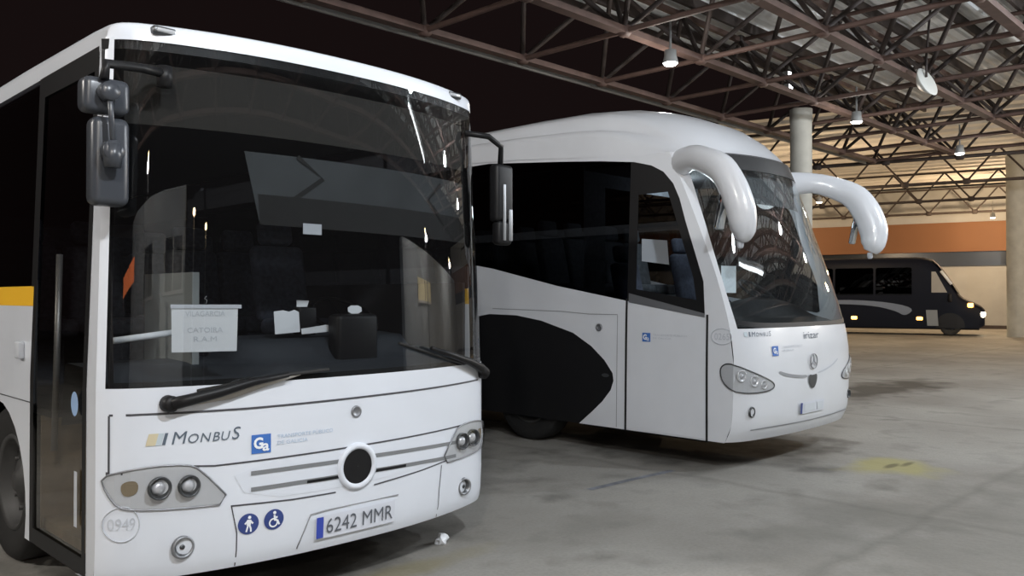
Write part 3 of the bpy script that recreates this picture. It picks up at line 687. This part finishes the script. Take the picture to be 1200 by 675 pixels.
# horn mirrors
def horn(mir):
    X = (lambda p: (W - p[0], p[1], p[2])) if mir else (lambda p: p)
    pts = [(.32, .84, 3.00), (.14, .68, 3.01), (-.02, .46, 3.01), (-.13, .24, 2.94), (-.20, .03, 2.82), (-.22, -.10, 2.62), (-.22, -.17, 2.42), (-.20, -.17, 2.26), (-.19, -.14, 2.18)]
    rr = [(.13, .17), (.105, .14), (.085, .12), (.085, .13), (.10, .15), (.11, .16), (.11, .155), (.10, .13), (.05, .07)]
    # dense spline through the points
    ip = []; ir = []
    for i in range(len(pts) - 1):
        for k in range(4):
            t = k / 4; a = [Vector(pts[max(0, min(len(pts) - 1, i + j))]) for j in (-1, 0, 1, 2)]
            ip.append(tuple(.5 * ((2 * a[1]) + (a[2] - a[0]) * t + (2 * a[0] - 5 * a[1] + 4 * a[2] - a[3]) * t * t + (3 * a[1] - a[0] - 3 * a[2] + a[3]) * t ** 3)))
            ir.append(tuple(rr[i][j] * (1 - t) + rr[i + 1][j] * t for j in (0, 1)))
    ip.append(pts[-1]); ir.append(rr[-1])
    h = MB().tube([X(p) for p in ip], ir, 16, flat=(1, 0, 0)).build('mirror_horn', 'white2', coach, fix=True)
    p = X((-.19, -.14, 2.15)); MB().lathe([(.03, .02), (.03, -.03), (.022, -.05), (.001, -.052)], p, (0, 0, 1), 12).build('mirror_tip', 'faint', h)
    R = Matrix.Translation(X((-.20, -.03, 2.46))) @ Matrix.Rotation(rad(12), 4, 'X')
    MB().rbox((-.07, .045, -.20), (.07, .085, .16), .02, mtx=R).build('mirror_glass', 'mirror', h)
horn(False); horn(True)
# left side rear, underside, wheels
MB().flat([[(0, .285), (W, .285), (W - .11, 3.2), (1.275 + .9, 3.8), (1.275 - .9, 3.8), (.11, 3.2)]], lambda x, z: (x, 11.9, z), .5).build('rear_panel', 'white2', coach, out=(0, 1, 0))
MB().box((.05, .35, .26), (W - .05, 1.9, .36)).box((.45, 1.8, .26), (W - .45, 11.8, .36)).box((.05, 4.1, .26), (W - .05, 8.9, .36)).box((.05, 10.2, .26), (W - .05, 11.8, .36)).box((.40, 1.8, .36), (W - .40, 11.8, 1.2)).build('underbody', 'underbody', coach)
for y in (2.75, 9.55):
    wheel(coach, .19, y, .50, .50, .28, -1); wheel(coach, W - .19, y, .50, .50, .28, 1)
# interior
MB().box((.10, 1.5, 1.30), (W - .10, 11.6, 1.34)).box((.1, .7, .9), (W - .1, 1.6, .95)).build('cabin_floor', 'dark', coach)
MB().patch(lambda q, k: (1.275 + q * 1.12, interp(k, [(0, f2(1.275 + q * 1.12, 1.38) + .05), (.35, .32 + .1 * q * q), (.6, .62), (1, .78)]), interp(k, [(0, 1.37), (.3, 1.45), (.55, 1.66 - .10 * abs(q) ** 2 - .12 * max(0, -q)), (.7, 1.62 - .12 * abs(q)), (1, .95)])), lin(-1, 1, 24), lin(0, 1, 20)).build('dashboard', 'dash2', coach)
steering_wheel(coach, (1.85, .80, 1.72), .23, 35)
bus_seat(coach, 1.85, 1.45, 1.15, 'seat')
bus_seat(coach, .55, 1.35, 1.0, 'seat')
for y in (2.4, 3.2, 4.0, 4.8):
    for x in (.45, .92, 1.65, 2.12): bus_seat(coach, x, y, 1.34, 'seatgrey')
MB().flat([[(.5, 2.62), (2.1, 2.62), (2.1, 2.95), (.5, 2.95)]], lambda x, z: (x, f2(x, z) + .10, z), .3).build('sun_blind', 'dark', coach, out=FRONT)
MB().flat([[(.12, 1.2), (W - .12, 1.2), (W - .12, 3.1), (.12, 3.1)], [(.5, 1.4), (W - .5, 1.4), (W - .5, 2.9), (.5, 2.9)][::-1]], lambda x, z: (x, 1.95, z), .5).build('partition', 'seatgrey', coach, out=FRONT)
l = bpy.data.lights.new('cabin_fill_light', 'POINT'); l.energy = 14; l.color = (.85, .95, 1); l.shadow_soft_size = .15  # fill light without a fitting, added to brighten the coach interior
o = bpy.data.objects.new('cabin_fill_light', l); C.objects.link(o); o.parent = coach; o.location = (1.5, 1.5, 2.9)
MB().box((.15, .9, 3.06), (W - .15, 11.5, 3.10)).build('cabin_ceiling', 'lining', coach)
o = loose('paper_notice', 'pale paper notice low behind left edge of coach windscreen', 'notice', [(0, 0), (.20, 0), (.20, .26), (0, .26)], 0, mt='paper')
o.location = (7.03 + .12, 4.0 + .24, 1.70); o.rotation_euler = (0, 0, rad(-14))
o = loose('pale_panel', 'plain pale panel behind the coach door window', 'cabin_panel', [(0, .04), (.30, 0), (.28, .27), (0, .29)], 0, mt='paper')  # plain pale sheet placed behind the door pane
o.location = (7.03 + .66, 4.0 + 1.56, 2.02); o.rotation_euler = (0, 0, rad(-50))

# ================================================================== the far minibus
FR = rad(14.6)                                   # the far side of the yard stands a little turned
FO = Vector((38.5, 12.3, 0)); E1 = Vector((-math.sin(FR), math.cos(FR), 0)); E2 = Vector((math.cos(FR), math.sin(FR), 0))
def far(a, b, z=0): return FO + E1 * a + E2 * b + Vector((0, 0, z))
mini = thing('minibus', 'dark navy minibus with lit headlamp and pale swoosh by the far wall', 'minibus', far(-1.7, 0), FR)
MW = 2.3
prof_t = [(0, 1.10), (.12, 1.25), (.5, 1.48), (.9, 1.66), (1.25, 2.25), (1.7, 2.95), (2.0, 3.28), (2.4, 3.40), (5, 3.42), (9.2, 3.4), (9.5, 3.2)]
def mtop(y): return interp(y, prof_t)
def mhw(y): return MW / 2 * (interp(y, [(0, .72), (.15, .84), (.5, .93), (1.0, .98), (1.6, 1.0)]) if y < 9.3 else .99)
def mbot(y): return interp(y, [(0, .45), (.2, .34), (1, .32)])
def msec(y, t):
    """closed half-section: t runs from the right sill over the roof to the left sill"""
    h = mhw(y); zb, zt = mbot(y), mtop(y); H = zt - zb
    pts = [(-1.0, 0), (-1.0, .3), (-1.0, .55), (-.97, .75), (-.93, .9), (-.82, .975), (-.6, 1.0), (0, 1.01), (.6, 1.0), (.82, .975), (.93, .9), (.97, .75), (1.0, .55), (1.0, .3), (1.0, 0)]
    i = t * (len(pts) - 1); k = min(int(i), len(pts) - 2); f = i - k
    a = pts[k][0] + (pts[k + 1][0] - pts[k][0]) * f; b = pts[k][1] + (pts[k + 1][1] - pts[k][1]) * f
    return (MW / 2 + a * h, y, zb + H * b)
ys = [0, .04, .12, .25, .4, .55, .75, .95, 1.1, 1.25, 1.45, 1.7, 1.9, 2.1, 2.35, 2.6, 4, 5, 6, 7, 8, 9.2, 9.5]
o = MB().patch(lambda y, t: msec(y, t), ys, lin(0, 1, 28))
o.add([msec(0, t) for t in lin(0, 1, 28)], [tuple(range(29))], False); o.add([msec(9.5, t) for t in lin(0, 1, 28)], [tuple(range(29))], False)
o.build('body', 'navybus', mini, fix=True)
def ms(off):
    def f(y, z):
        h = mhw(y); zb, zt = mbot(y), mtop(y); b = (z - zb) / (zt - zb)
        a = interp(b, [(0, 1), (.55, 1), (.75, .97), (.9, .93), (1, .8)])
        return (MW / 2 - a * h - off, y, z)
    return f
sg = MB()
for a, b in ((2.75, 4.2), (4.3, 5.9), (6.0, 7.6), (7.7, 9.2)):
    sg.flat([[(a, 1.75), (b, 1.75), (b, 2.9), (b - .06, 2.95), (a + .06, 2.95), (a, 2.9)]], ms(.012), .3)
sg.build('side_window', 'navyglass', mini, out=LEFT)
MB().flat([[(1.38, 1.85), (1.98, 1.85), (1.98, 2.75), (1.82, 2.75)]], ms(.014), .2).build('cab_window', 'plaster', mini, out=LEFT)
MB().flat([[(1.72, .42), (2.15, .42), (2.20, 1.1), (1.76, 1.1)]], ms(.012), .2).build('door_panel', 'palepanel', mini, out=LEFT)
def mscreen(q, k):
    y = 1.0 + k * 1.0; return (MW / 2 + q * mhw(y) * (.90 - .10 * k), y - .02, mtop(y) + .02)
MB().patch(mscreen, lin(-1, 1, 12), lin(0, 1, 8)).build('windscreen', 'darkwin', mini, out=(0, -1, .5))
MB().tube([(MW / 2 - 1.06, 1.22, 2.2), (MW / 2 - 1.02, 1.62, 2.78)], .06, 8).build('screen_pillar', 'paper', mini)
MB().flat([smooth_poly([(2.6, 1.20), (4.0, 1.48), (6.0, 1.55), (8.6, 1.30), (9.2, 1.0), (8.8, 1.18), (6.4, 1.36), (4.4, 1.30), (3.4, 1.06), (3.0, .8)], 2)], ms(.010), .3).build('swoosh', 'swoosh', mini, out=LEFT)
for y in (1.28, 7.6):
    MB().flat([circle(y, .42, .56, 24)], lambda a, b: ms(.006)(a, max(b, mbot(a) + .01)), .2).build('wheel_arch', 'black', mini, out=LEFT)
    wheel(mini, .14, y, .38, .38, .24, -1); wheel(mini, MW - .14, y, .38, .38, .24, 1)
for x in (-1, 1):
    MB().rbox((MW / 2 + x * .78 - .17, -.02, .80), (MW / 2 + x * .78 + .17, .16, 1.02), .06).build('headlamp', 'headlit', mini)
MB().rbox((.02, .40, 1.22), (.14, .62, 1.40), .04).build('wing_indicator', 'amberlit', mini)
for y in (2.45, 5.1):
    MB().rbox((-.04, y - .12, .66), (.02, y + .12, .80), .03).build('side_marker', 'amberlit', mini)
MB().box((.2, .2, .26), (MW - .2, 9.3, .5)).build('underbody', 'underbody', mini)
o = MB().rbox((-.22, 1.2, 1.45), (-.04, 1.32, 1.80), .04).tube([(-.1, 1.3, 1.5), (.1, 1.42, 1.5)], .02, 6).build('wing_mirror', 'black', mini)

# ================================================================== ground
m = bpy.data.materials.new('concrete_apron'); m.use_nodes = True; nt = m.node_tree; L = nt.links
b = nt.nodes['Principled BSDF']; b.inputs['Roughness'].default_value = .75; b.inputs['Specular IOR Level'].default_value = .3
tc = nt.nodes.new('ShaderNodeTexCoord')
def node(t, **k):
    n = nt.nodes.new(t)
    for a, v in k.items(): setattr(n, a, v)
    return n
def noise(scale, detail, lo, hi):
    n = node('ShaderNodeTexNoise'); n.inputs['Scale'].default_value = scale; n.inputs['Detail'].default_value = detail
    L.new(tc.outputs['Object'], n.inputs['Vector'])
    r = node('ShaderNodeMapRange'); r.inputs[1].default_value = lo; r.inputs[2].default_value = hi
    L.new(n.outputs['Fac'], r.inputs[0]); return r.outputs[0]
def mixc(f, a, bcol, mode='MIX'):
    n = node('ShaderNodeMix', data_type='RGBA', blend_type=mode)
    if isinstance(f, float): n.inputs[0].default_value = f
    else: L.new(f, n.inputs[0])
    for i, c in ((6, a), (7, bcol)):
        if isinstance(c, tuple): n.inputs[i].default_value = (*c, 1)
        else: L.new(c, n.inputs[i])
    return n.outputs[2]
def mth(op, a, b_=None):
    n = node('ShaderNodeMath', operation=op)
    for i, c in ((0, a), (1, b_)):
        if c is None: continue
        if isinstance(c, (int, float)): n.inputs[i].default_value = c
        else: L.new(c, n.inputs[i])
    return n.outputs[0]
col = mixc(noise(.55, 6, .35, .65), (.235, .225, .205), (.33, .32, .295))
col = mixc(noise(2.2, 6, .52, .78), col, (.17, .165, .15))
col = mixc(mth('MULTIPLY', noise(40, 2, .4, .8), .25), col, (.12, .115, .105))
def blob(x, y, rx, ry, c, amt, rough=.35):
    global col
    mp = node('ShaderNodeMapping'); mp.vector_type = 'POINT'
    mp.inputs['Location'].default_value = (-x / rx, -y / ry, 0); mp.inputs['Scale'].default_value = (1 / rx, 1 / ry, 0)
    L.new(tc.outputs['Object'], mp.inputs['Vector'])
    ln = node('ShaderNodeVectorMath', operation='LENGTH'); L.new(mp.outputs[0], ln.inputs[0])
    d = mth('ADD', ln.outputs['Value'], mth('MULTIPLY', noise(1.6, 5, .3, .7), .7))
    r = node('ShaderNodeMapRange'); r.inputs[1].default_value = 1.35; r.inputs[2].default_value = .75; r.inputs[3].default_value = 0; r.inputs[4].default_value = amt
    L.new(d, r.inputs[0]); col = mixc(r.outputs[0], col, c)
DARK_FLOOR = (.035, .032, .028)  # near-black: grime under the buses, dark patches between them and beyond the coach
for a in ((2.7, 4.9, 1.5, 1.0, DARK_FLOOR, .8), (8.2, 5.4, 1.5, 1.9, DARK_FLOOR, .8), (8.6, 8, 1.6, 4, DARK_FLOOR, .8), (15.6, 5.9, 2.6, .9, DARK_FLOOR, .85), (2.8, 9, 1.6, 5, DARK_FLOOR, .75), (5.4, 9, 1.3, 4, DARK_FLOOR, .7),
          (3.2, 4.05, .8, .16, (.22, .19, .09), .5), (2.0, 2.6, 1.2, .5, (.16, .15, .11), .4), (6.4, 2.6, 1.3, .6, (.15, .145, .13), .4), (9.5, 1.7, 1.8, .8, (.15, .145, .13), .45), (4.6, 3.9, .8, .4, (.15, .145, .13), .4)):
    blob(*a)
blob(6.6, 1.6, 2.6, 1.6, (.15, .145, .13), .55)  # floor colour darkened here to offset the strong lamp light
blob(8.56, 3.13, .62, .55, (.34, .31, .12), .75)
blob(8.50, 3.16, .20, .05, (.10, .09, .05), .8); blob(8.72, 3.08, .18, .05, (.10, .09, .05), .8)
# slab joints and wandering cracks
sep = node('ShaderNodeSeparateXYZ'); L.new(tc.outputs['Object'], sep.inputs[0])
wob = mth('MULTIPLY', noise(.9, 4, .2, .8), .22)
def joint(axis, period, off, w):
    global col
    v = mth('ADD', mth('ADD', sep.outputs[axis], wob), off)
    d = mth('ABSOLUTE', mth('SUBTRACT', mth('FRACT', mth('DIVIDE', v, period)), .5))
    r = node('ShaderNodeMapRange'); r.inputs[1].default_value = 0; r.inputs[2].default_value = w / period * 2.2; r.inputs[3].default_value = .35; r.inputs[4].default_value = 0
    L.new(d, r.inputs[0]); col = mixc(r.outputs[0], col, (.11, .105, .095))
joint(0, 5.2, 1.0, .035); joint(1, 5.6, .45, .035)
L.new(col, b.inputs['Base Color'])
bp = node('ShaderNodeBump'); bp.inputs['Strength'].default_value = .25; bp.inputs['Distance'].default_value = .02
n_ = node('ShaderNodeTexNoise'); n_.inputs['Scale'].default_value = 12; n_.inputs['Detail'].default_value = 6; L.new(tc.outputs['Object'], n_.inputs['Vector'])
L.new(n_.outputs['Fac'], bp.inputs['Height']); L.new(bp.outputs[0], b.inputs['Normal'])
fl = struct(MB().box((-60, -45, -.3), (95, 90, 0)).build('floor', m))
# worn paint on the apron
def onfloor(h): return lambda x, y: (x, y, h)
def mark(name, polys, mt, h):
    o = MB().flat(polys, onfloor(h), 50, False).build(name, mt, None, out=(0, 0, 1)); return struct(o)
mark('floor_marking', [strip([(5.62, 4.62), (6.2, 4.60), (6.8, 4.56)], .07)], 'bluemark', .003)

# ================================================================== canopy over the yard
cn = bpy.data.objects.new('ceiling', None); C.objects.link(cn); struct(cn)
A = 2.3; ZB, ZT, ZR = 6.0, 7.35, 7.62
bx = [10.6 - A * i for i in range(0, 9)]                 # lines running along x, at these y
ux = [-9.7 + A * i for i in range(0, 17)]                # lines running along y, at these x
XA, XB = ux[0], ux[-1]
def seg(mb, p, q, r, n=5): mb.tube([p, q], r, n, caps=False)
for i, y in enumerate(bx):
    mb = MB()
    mb.box((XA, y - .09, ZB - .05), (XB, y + .09, ZB + .05)); mb.build('bottom_chord', 'oxide', cn)
for x in ux:
    mb = MB(); seg(mb, (x, bx[0], ZB), (x, bx[-1], ZB), .05, 6); mb.build('cross_chord', 'oxide', cn)
ty = [y - A / 2 for y in bx[:-1]]; tx = [x + A / 2 for x in ux[:-1]]
for y in ty:
    mb = MB(); mb.box((tx[0], y - .05, ZT - .05), (tx[-1], y + .05, ZT + .05)); mb.build('top_chord', 'oxide', cn)
    mb = MB()
    for x in tx:
        for dx in (-A / 2, A / 2):
            for dy in (-A / 2, A / 2): seg(mb, (x, y, ZT), (x + dx, y + dy, ZB), .048)
        mb.rbox((x - .1, y - .1, ZT - .1), (x + .1, y + .1, ZT + .1), .04, 1)
    mb.build('web_bars', 'oxide2', cn)
for x in tx:
    mb = MB(); seg(mb, (x, ty[0], ZT), (x, ty[-1], ZT), .045, 6); mb.build('cross_chord', 'oxide', cn)
for y in bx:
    mb = MB()
    for x in ux: mb.rbox((x - .11, y - .11, ZB - .09), (x + .11, y + .11, ZB + .11), .05, 1)
    mb.build('node_joint', 'oxide', cn)
# corrugated sheets on the purlins
y = bx[-1] - .3
while y < bx[0] + .3:
    MB().box((XA - .4, y - .035, ZT + .05), (XB + .4, y + .035, ZR)).build('purlin', 'oxide2', cn); y += 1.15
pr = []
y0, y1 = bx[-1] - .6, bx[0] + .35
n = 0; y = y0
while y < y1:
    pr += [(y, 0), (y + .10, 0), (y + .13, .05), (y + .22, .05), (y + .25, 0)]; y += .25
mb = MB().patch(lambda i, x: (x, pr[i][0], ZR + pr[i][1]), range(len(pr)), [XA - .5, 10, XB + .5], False)
mb.build('roof_sheet', 'sheet', cn, out=(0, 0, -1))
mb = MB().box((XA - .5, y1, ZB - .02), (XB + .5, y1 + .05, ZB + .09)); mb.build('edge_pipe', 'plaster', cn)
mb = MB().box((XA - .5, y1 - .05, ZT + .15), (XB + .5, y1 + .05, ZR + .25)); mb.build('edge_fascia', 'oxide2', cn)
# farther, paler canopy beyond
c2 = bpy.data.objects.new('ceiling', None); C.objects.link(c2); struct(c2); c2.location = FO; c2.rotation_euler = (0, 0, FR)
B0, B1_, K0, K1 = -11.5, 11.0, -18.0, 24.0
for x in (-11.0, -4.5, 2.0, 8.5):
    MB().tube([(x, K0, ZB), (x, K1, ZB)], .06, 6).build('bottom_chord', 'oxide2', c2)
    MB().tube([(x, K0, ZT - .1), (x, K1, ZT - .1)], .05, 6).build('top_chord', 'oxide2', c2)
    mb = MB(); y = K0
    while y < K1 - 2.1:
        seg(mb, (x, y, ZB), (x, y + 1.05, ZT - .1), .04); seg(mb, (x, y + 1.05, ZT - .1), (x, y + 2.1, ZB), .04)
        mb.rbox((x - .1, y - .13, ZB - .1), (x + .1, y + .13, ZB + .12), .04, 1); y += 2.1
    mb.build('web_bars', 'oxide2', c2)
pr2 = []; x = B0 - .3
while x < B1_: pr2 += [(x, 0), (x + .5, 0), (x + .6, .12), (x + 1.0, .12), (x + 1.1, 0)]; x += 1.1
MB().patch(lambda i, y: (pr2[i][0], y, ZR + pr2[i][1]), range(len(pr2)), [K0, K1], False).build('roof_sheet', 'sheet2', c2, out=(0, 0, -1))
# columns
def column(x, y, r, top):
    mb = MB().lathe([(r, 0), (r, top - .35), (r, top - .30), (r * 1.05, top - .28), (r * 1.05, top)], (x, y, 0), (0, 0, 1), 28)
    return struct(mb.build('column', 'concrete_col'))
column(19.8, 9.5, .26, 6.3); column(39.5, 9.6, .36, 7.55); column(-8.6, 9.6, .26, 6.0)
# back building: pale wall, dark window strip, orange fascia
def wallbox(name, mt, a0, a1, b0, b1, z0, z1):
    mb = MB().box((b0, a0, z0), (b1, a1, z1)); o = mb.build(name, mt); o.location = FO; o.rotation_euler = (0, 0, FR); return struct(o)
wallbox('wall_back', 'plaster', -30, 34, 10.0, 10.4, 0, 7.5)
wallbox('trim_1', 'orange', -30, 34, 9.75, 10.0, 4.05, 5.6)
wallbox('window_1', 'darkwin', -30, 34, 9.92, 10.0, 3.30, 4.05)
wallbox('baseboard_back', 'oxide2', -30, 34, 9.93, 10.0, 0, .18)
# buildings across the yard, behind the photographer
def bwall(name, mt, a, b_): return struct(MB().box(a, b_).build(name, mt))
bwall('wall_opposite', 'bldg', (21.5, -13.0, 0), (70, -12.4, 5.0))
bwall('wall_opposite', 'bldg', (-12, -13.0, 0), (-.8, -12.4, 5.6))
def oppwin(n, x0, x1, z0, z1, y, lit):
    w = struct(MB().box((x0, y, z0), (x1, y + .06, z1)).build('window_%d' % n, 'winlit' if lit else 'darkwin'))
    MB().box((x0 - .1, y - .02, z0 - .09), (x1 + .1, y + .14, z0)).build('sill', 'sill', w)
    for x in (x0, (x0 + x1) / 2, x1):
        MB().box((x - .04, y + .03, z0), (x + .04, y + .09, z1)).build('window_frame', 'sill' if not lit else 'darkwin', w)
oppwin(2, 25.5, 31.0, 2.85, 3.75, -12.4, True)
oppwin(3, -6.4, -4.4, 3.1, 4.4, -12.4, False)
oppwin(4, -2.7, -.95, 3.1, 4.4, -12.4, False)

# ================================================================== lamps
def lamp(x, y, z, label, power, col, r=.12, grp='lamps under the canopy', emit='lampw', size=.13):
    t = thing('ceiling_light', label, 'lamp', (x, y, z), 0, grp)
    MB().lathe([(.02, .75), (.02, .2), (.10, .18), (size * .8, .08), (size, -.02), (size * .96, -.04)], (0, 0, 0), (0, 0, 1), 20).build('housing', 'housing', t)
    MB().lathe([(size * .95, -.03), (size * .7, -.07), (.001, -.085)], (0, 0, 0), (0, 0, 1), 20).build('diffuser', emit, t, out=(0, 0, -1))
    if power:
        l = bpy.data.lights.new('lamp_glow', 'POINT'); l.energy = power; l.color = col; l.shadow_soft_size = r
        o = bpy.data.objects.new('lamp_glow', l); C.objects.link(o); o.parent = t; o.location = (0, 0, -.25)
    return t
COOL = (.88, .94, 1.0); NEUT = (1.0, .95, .88); WARM = (1.0, .73, .45)
lamp(11.87, 7.99, 5.62, 'small white lamp in the truss above the coach roof', 90, NEUT)
lamp(18.77, 7.7, 5.62, 'small white lamp in the truss just right of the column top', 60, NEUT)
lamp(24.9, 7.4, 5.62, 'small white lamp farthest along the truss beyond the column', 30, NEUT)
for x, p, c in ((-1.0, 560, NEUT), (1.9, 850, COOL), (9.6, 600, COOL), (16.5, 1300, COOL), (24, 800, NEUT)):
    lamp(x, -.6, 5.62, 'round white lamp under the canopy in front of the parked buses', p, c, .15)
lamp(-5.0, 7.5, 5.62, 'round white lamp under the canopy beside the near bus', 1150, NEUT, .15)
for k, b_, p in ((-9, -6, 800), (-2, 6, 880), (10, 5, 980), (4, -5, 480)):
    q = far(k, b_, 5.5); lamp(q.x, q.y, q.z, 'warm lamp under the far canopy', p, WARM, .15, 'warm lamps under the far canopy', 'lampwarm', .12)
# hanging floodlight, switched off
t = thing('hanging_floodlight', 'pale oval floodlight hanging tilted from the truss at upper right', 'lamp', (16.9, 5.6, 5.75), rad(80))
R = Matrix.Rotation(rad(112), 4, 'Y')
o = MB().lathe([(.02, .16), (.10, .14), (.22, .06), (.30, -.02), (.29, -.03), (.001, -.01)], (0, 0, 0), (R.to_3x3() @ Vector((0, 0, 1))), 24).build('reflector', 'palecap', t, fix=True)
MB().tube([(0, 0, .1), (0, 0, .5), (-.1, 0, 1.55)], .025, 6).build('hanger', 'oxide2', t)
for dz, dx in ((0, 0), (-.28, .05)):
    q = thing('truss_floodlight', 'small bright floodlight fixed in the truss left of the column', 'lamp', (18.1 + dx, 9.0, 6.75 + dz), 0, 'floodlights in the truss')
    MB().rbox((-.09, -.05, -.08), (.09, .08, .08), .02).build('housing', 'housing', q)
    MB().rbox((-.075, -.06, -.065), (.075, -.045, .065), .01).build('lamp_glass', 'lampw', q)
# headlamp beam of the minibus
l = bpy.data.lights.new('headlamp_beam', 'SPOT'); l.energy = 900; l.color = (1, .86, .62); l.spot_size = rad(70); l.spot_blend = .6; l.shadow_soft_size = .1
o = bpy.data.objects.new('headlamp_beam', l); C.objects.link(o); o.parent = mini; o.location = (1.9, -.1, .9); o.rotation_euler = (rad(78), 0, rad(180 - 20))
# street lamps and a red sign seen in the glass, with lamps added to light the walls
def pole_lamp(x, y, z, label, mt, r=.1, grp=None):
    t = thing('pole_lamp', label, 'street lamp', (x, y, 0), 0, grp)
    MB().tube([(0, 0, 0), (0, 0, z - .1)], [.07, .04], 8).build('pole', 'metalgrey', t)
    MB().lathe([(.001, -.1), (r, -.03), (r, .05), (.04, .12), (.001, .12)], (0, 0, z), (0, 0, 1), 14).build('lamp_head', mt, t)
    return t
SL = [(.04, -12.0, 4.83, 0), (.9, -15, 4.9, 0), (-9, -1, 4.5, 0), (-13, 4, 5.2, 0), (-5.7, -6, 5.1, 500), (26, -10.2, 5.4, 1100), (42, -10.2, 5.4, 1100), (-5, -10.4, 6.2, 180)]  # lamps set close before the walls are added to brighten the walls' reflection
for x, y, z, p in SL:
    t = pole_lamp(x, y, z, 'lamp on a thin pole across the road, some added to light walls', 'lampw' if p == 500 else 'lampwarm', .24 if p == 500 else .11, 'street lamps across the road')
    if p:
        l = bpy.data.lights.new('pole_glow', 'POINT'); l.energy = p; l.color = NEUT; l.shadow_soft_size = .15
        o = bpy.data.objects.new('pole_glow', l); C.objects.link(o); o.parent = t; o.location = (0, .25, z - .3)
t = thing('wall_sign', 'red lit sign board across the road', 'sign', (-6.5, -4, 2.75)); MB().rbox((-2.3, 0, 0), (2.3, .12, .40), .03).build('sign_panel', 'redsign', t)
for x in (-2, 2): MB().tube([(x, .06, -2.75), (x, .06, .1)], .05, 8).build('sign_post', 'metalgrey', t)
# run of fluorescent battens under the canopy, in front of the coach
t = thing('fluorescent_batten', 'long white fluorescent batten under the canopy in front of the coach', 'lamp', (10.6, -1.6, 5.45), math.atan2(-1.7, 5.0))
MB().rbox((0, -.08, .04), (5.2, .08, .16), .02).build('housing', 'housing', t)
MB().tube([(.05, 0, 0), (5.15, 0, 0)], .05, 10).build('tube', 'lampw', t)
MB().tube([(.6, 0, .15), (.6, 0, .7)], .015, 6).build('hanger', 'oxide2', t); MB().tube([(4.6, 0, .15), (4.6, 0, .7)], .015, 6).build('hanger', 'oxide2', t)
# litter under the near bus
o = MB(); bm = bmesh.new(); bmesh.ops.create_icosphere(bm, subdivisions=2, radius=.045)
for v in bm.verts: v.co += v.co.normalized() * random.uniform(-.014, .014)
bm.verts.index_update(); o.add([v.co + Vector((0, 0, .034)) for v in bm.verts], [[v.index for v in f.verts] for f in bm.faces], False); bm.free()
o = o.build('paper_scrap', 'paper'); o.location = (3.70, 4.32, 0); tag(o, 'crumpled white scrap on the ground under right corner of near bus', 'litter')

# ================================================================== night sky, camera
w = bpy.data.worlds.new('night'); bpy.context.scene.world = w; w.use_nodes = True
w.node_tree.nodes['Background'].inputs[0].default_value = (.0075, .0045, .0045, 1); w.node_tree.nodes['Background'].inputs[1].default_value = 1.0
cam = bpy.data.cameras.new('camera'); co = bpy.data.objects.new('camera', cam); C.objects.link(co)
cam.sensor_width = 36; cam.lens = 36 * 984 / 1200; cam.clip_end = 400
co.location = (0, 0, 1.66)
d = Vector((.7113, .7029, math.tan(math.atan(10.5 / 984))))
co.rotation_euler = d.to_track_quat('-Z', 'Y').to_euler()
bpy.context.scene.camera = co
vs = bpy.context.scene.view_settings
vs.view_transform = 'Standard'; vs.look = 'None'; vs.exposure = 0; vs.gamma = 1
cy = bpy.context.scene.cycles
cy.max_bounces = 8; cy.transparent_max_bounces = 16; cy.sample_clamp_indirect = 4; cy.caustics_reflective = False; cy.caustics_refractive = False
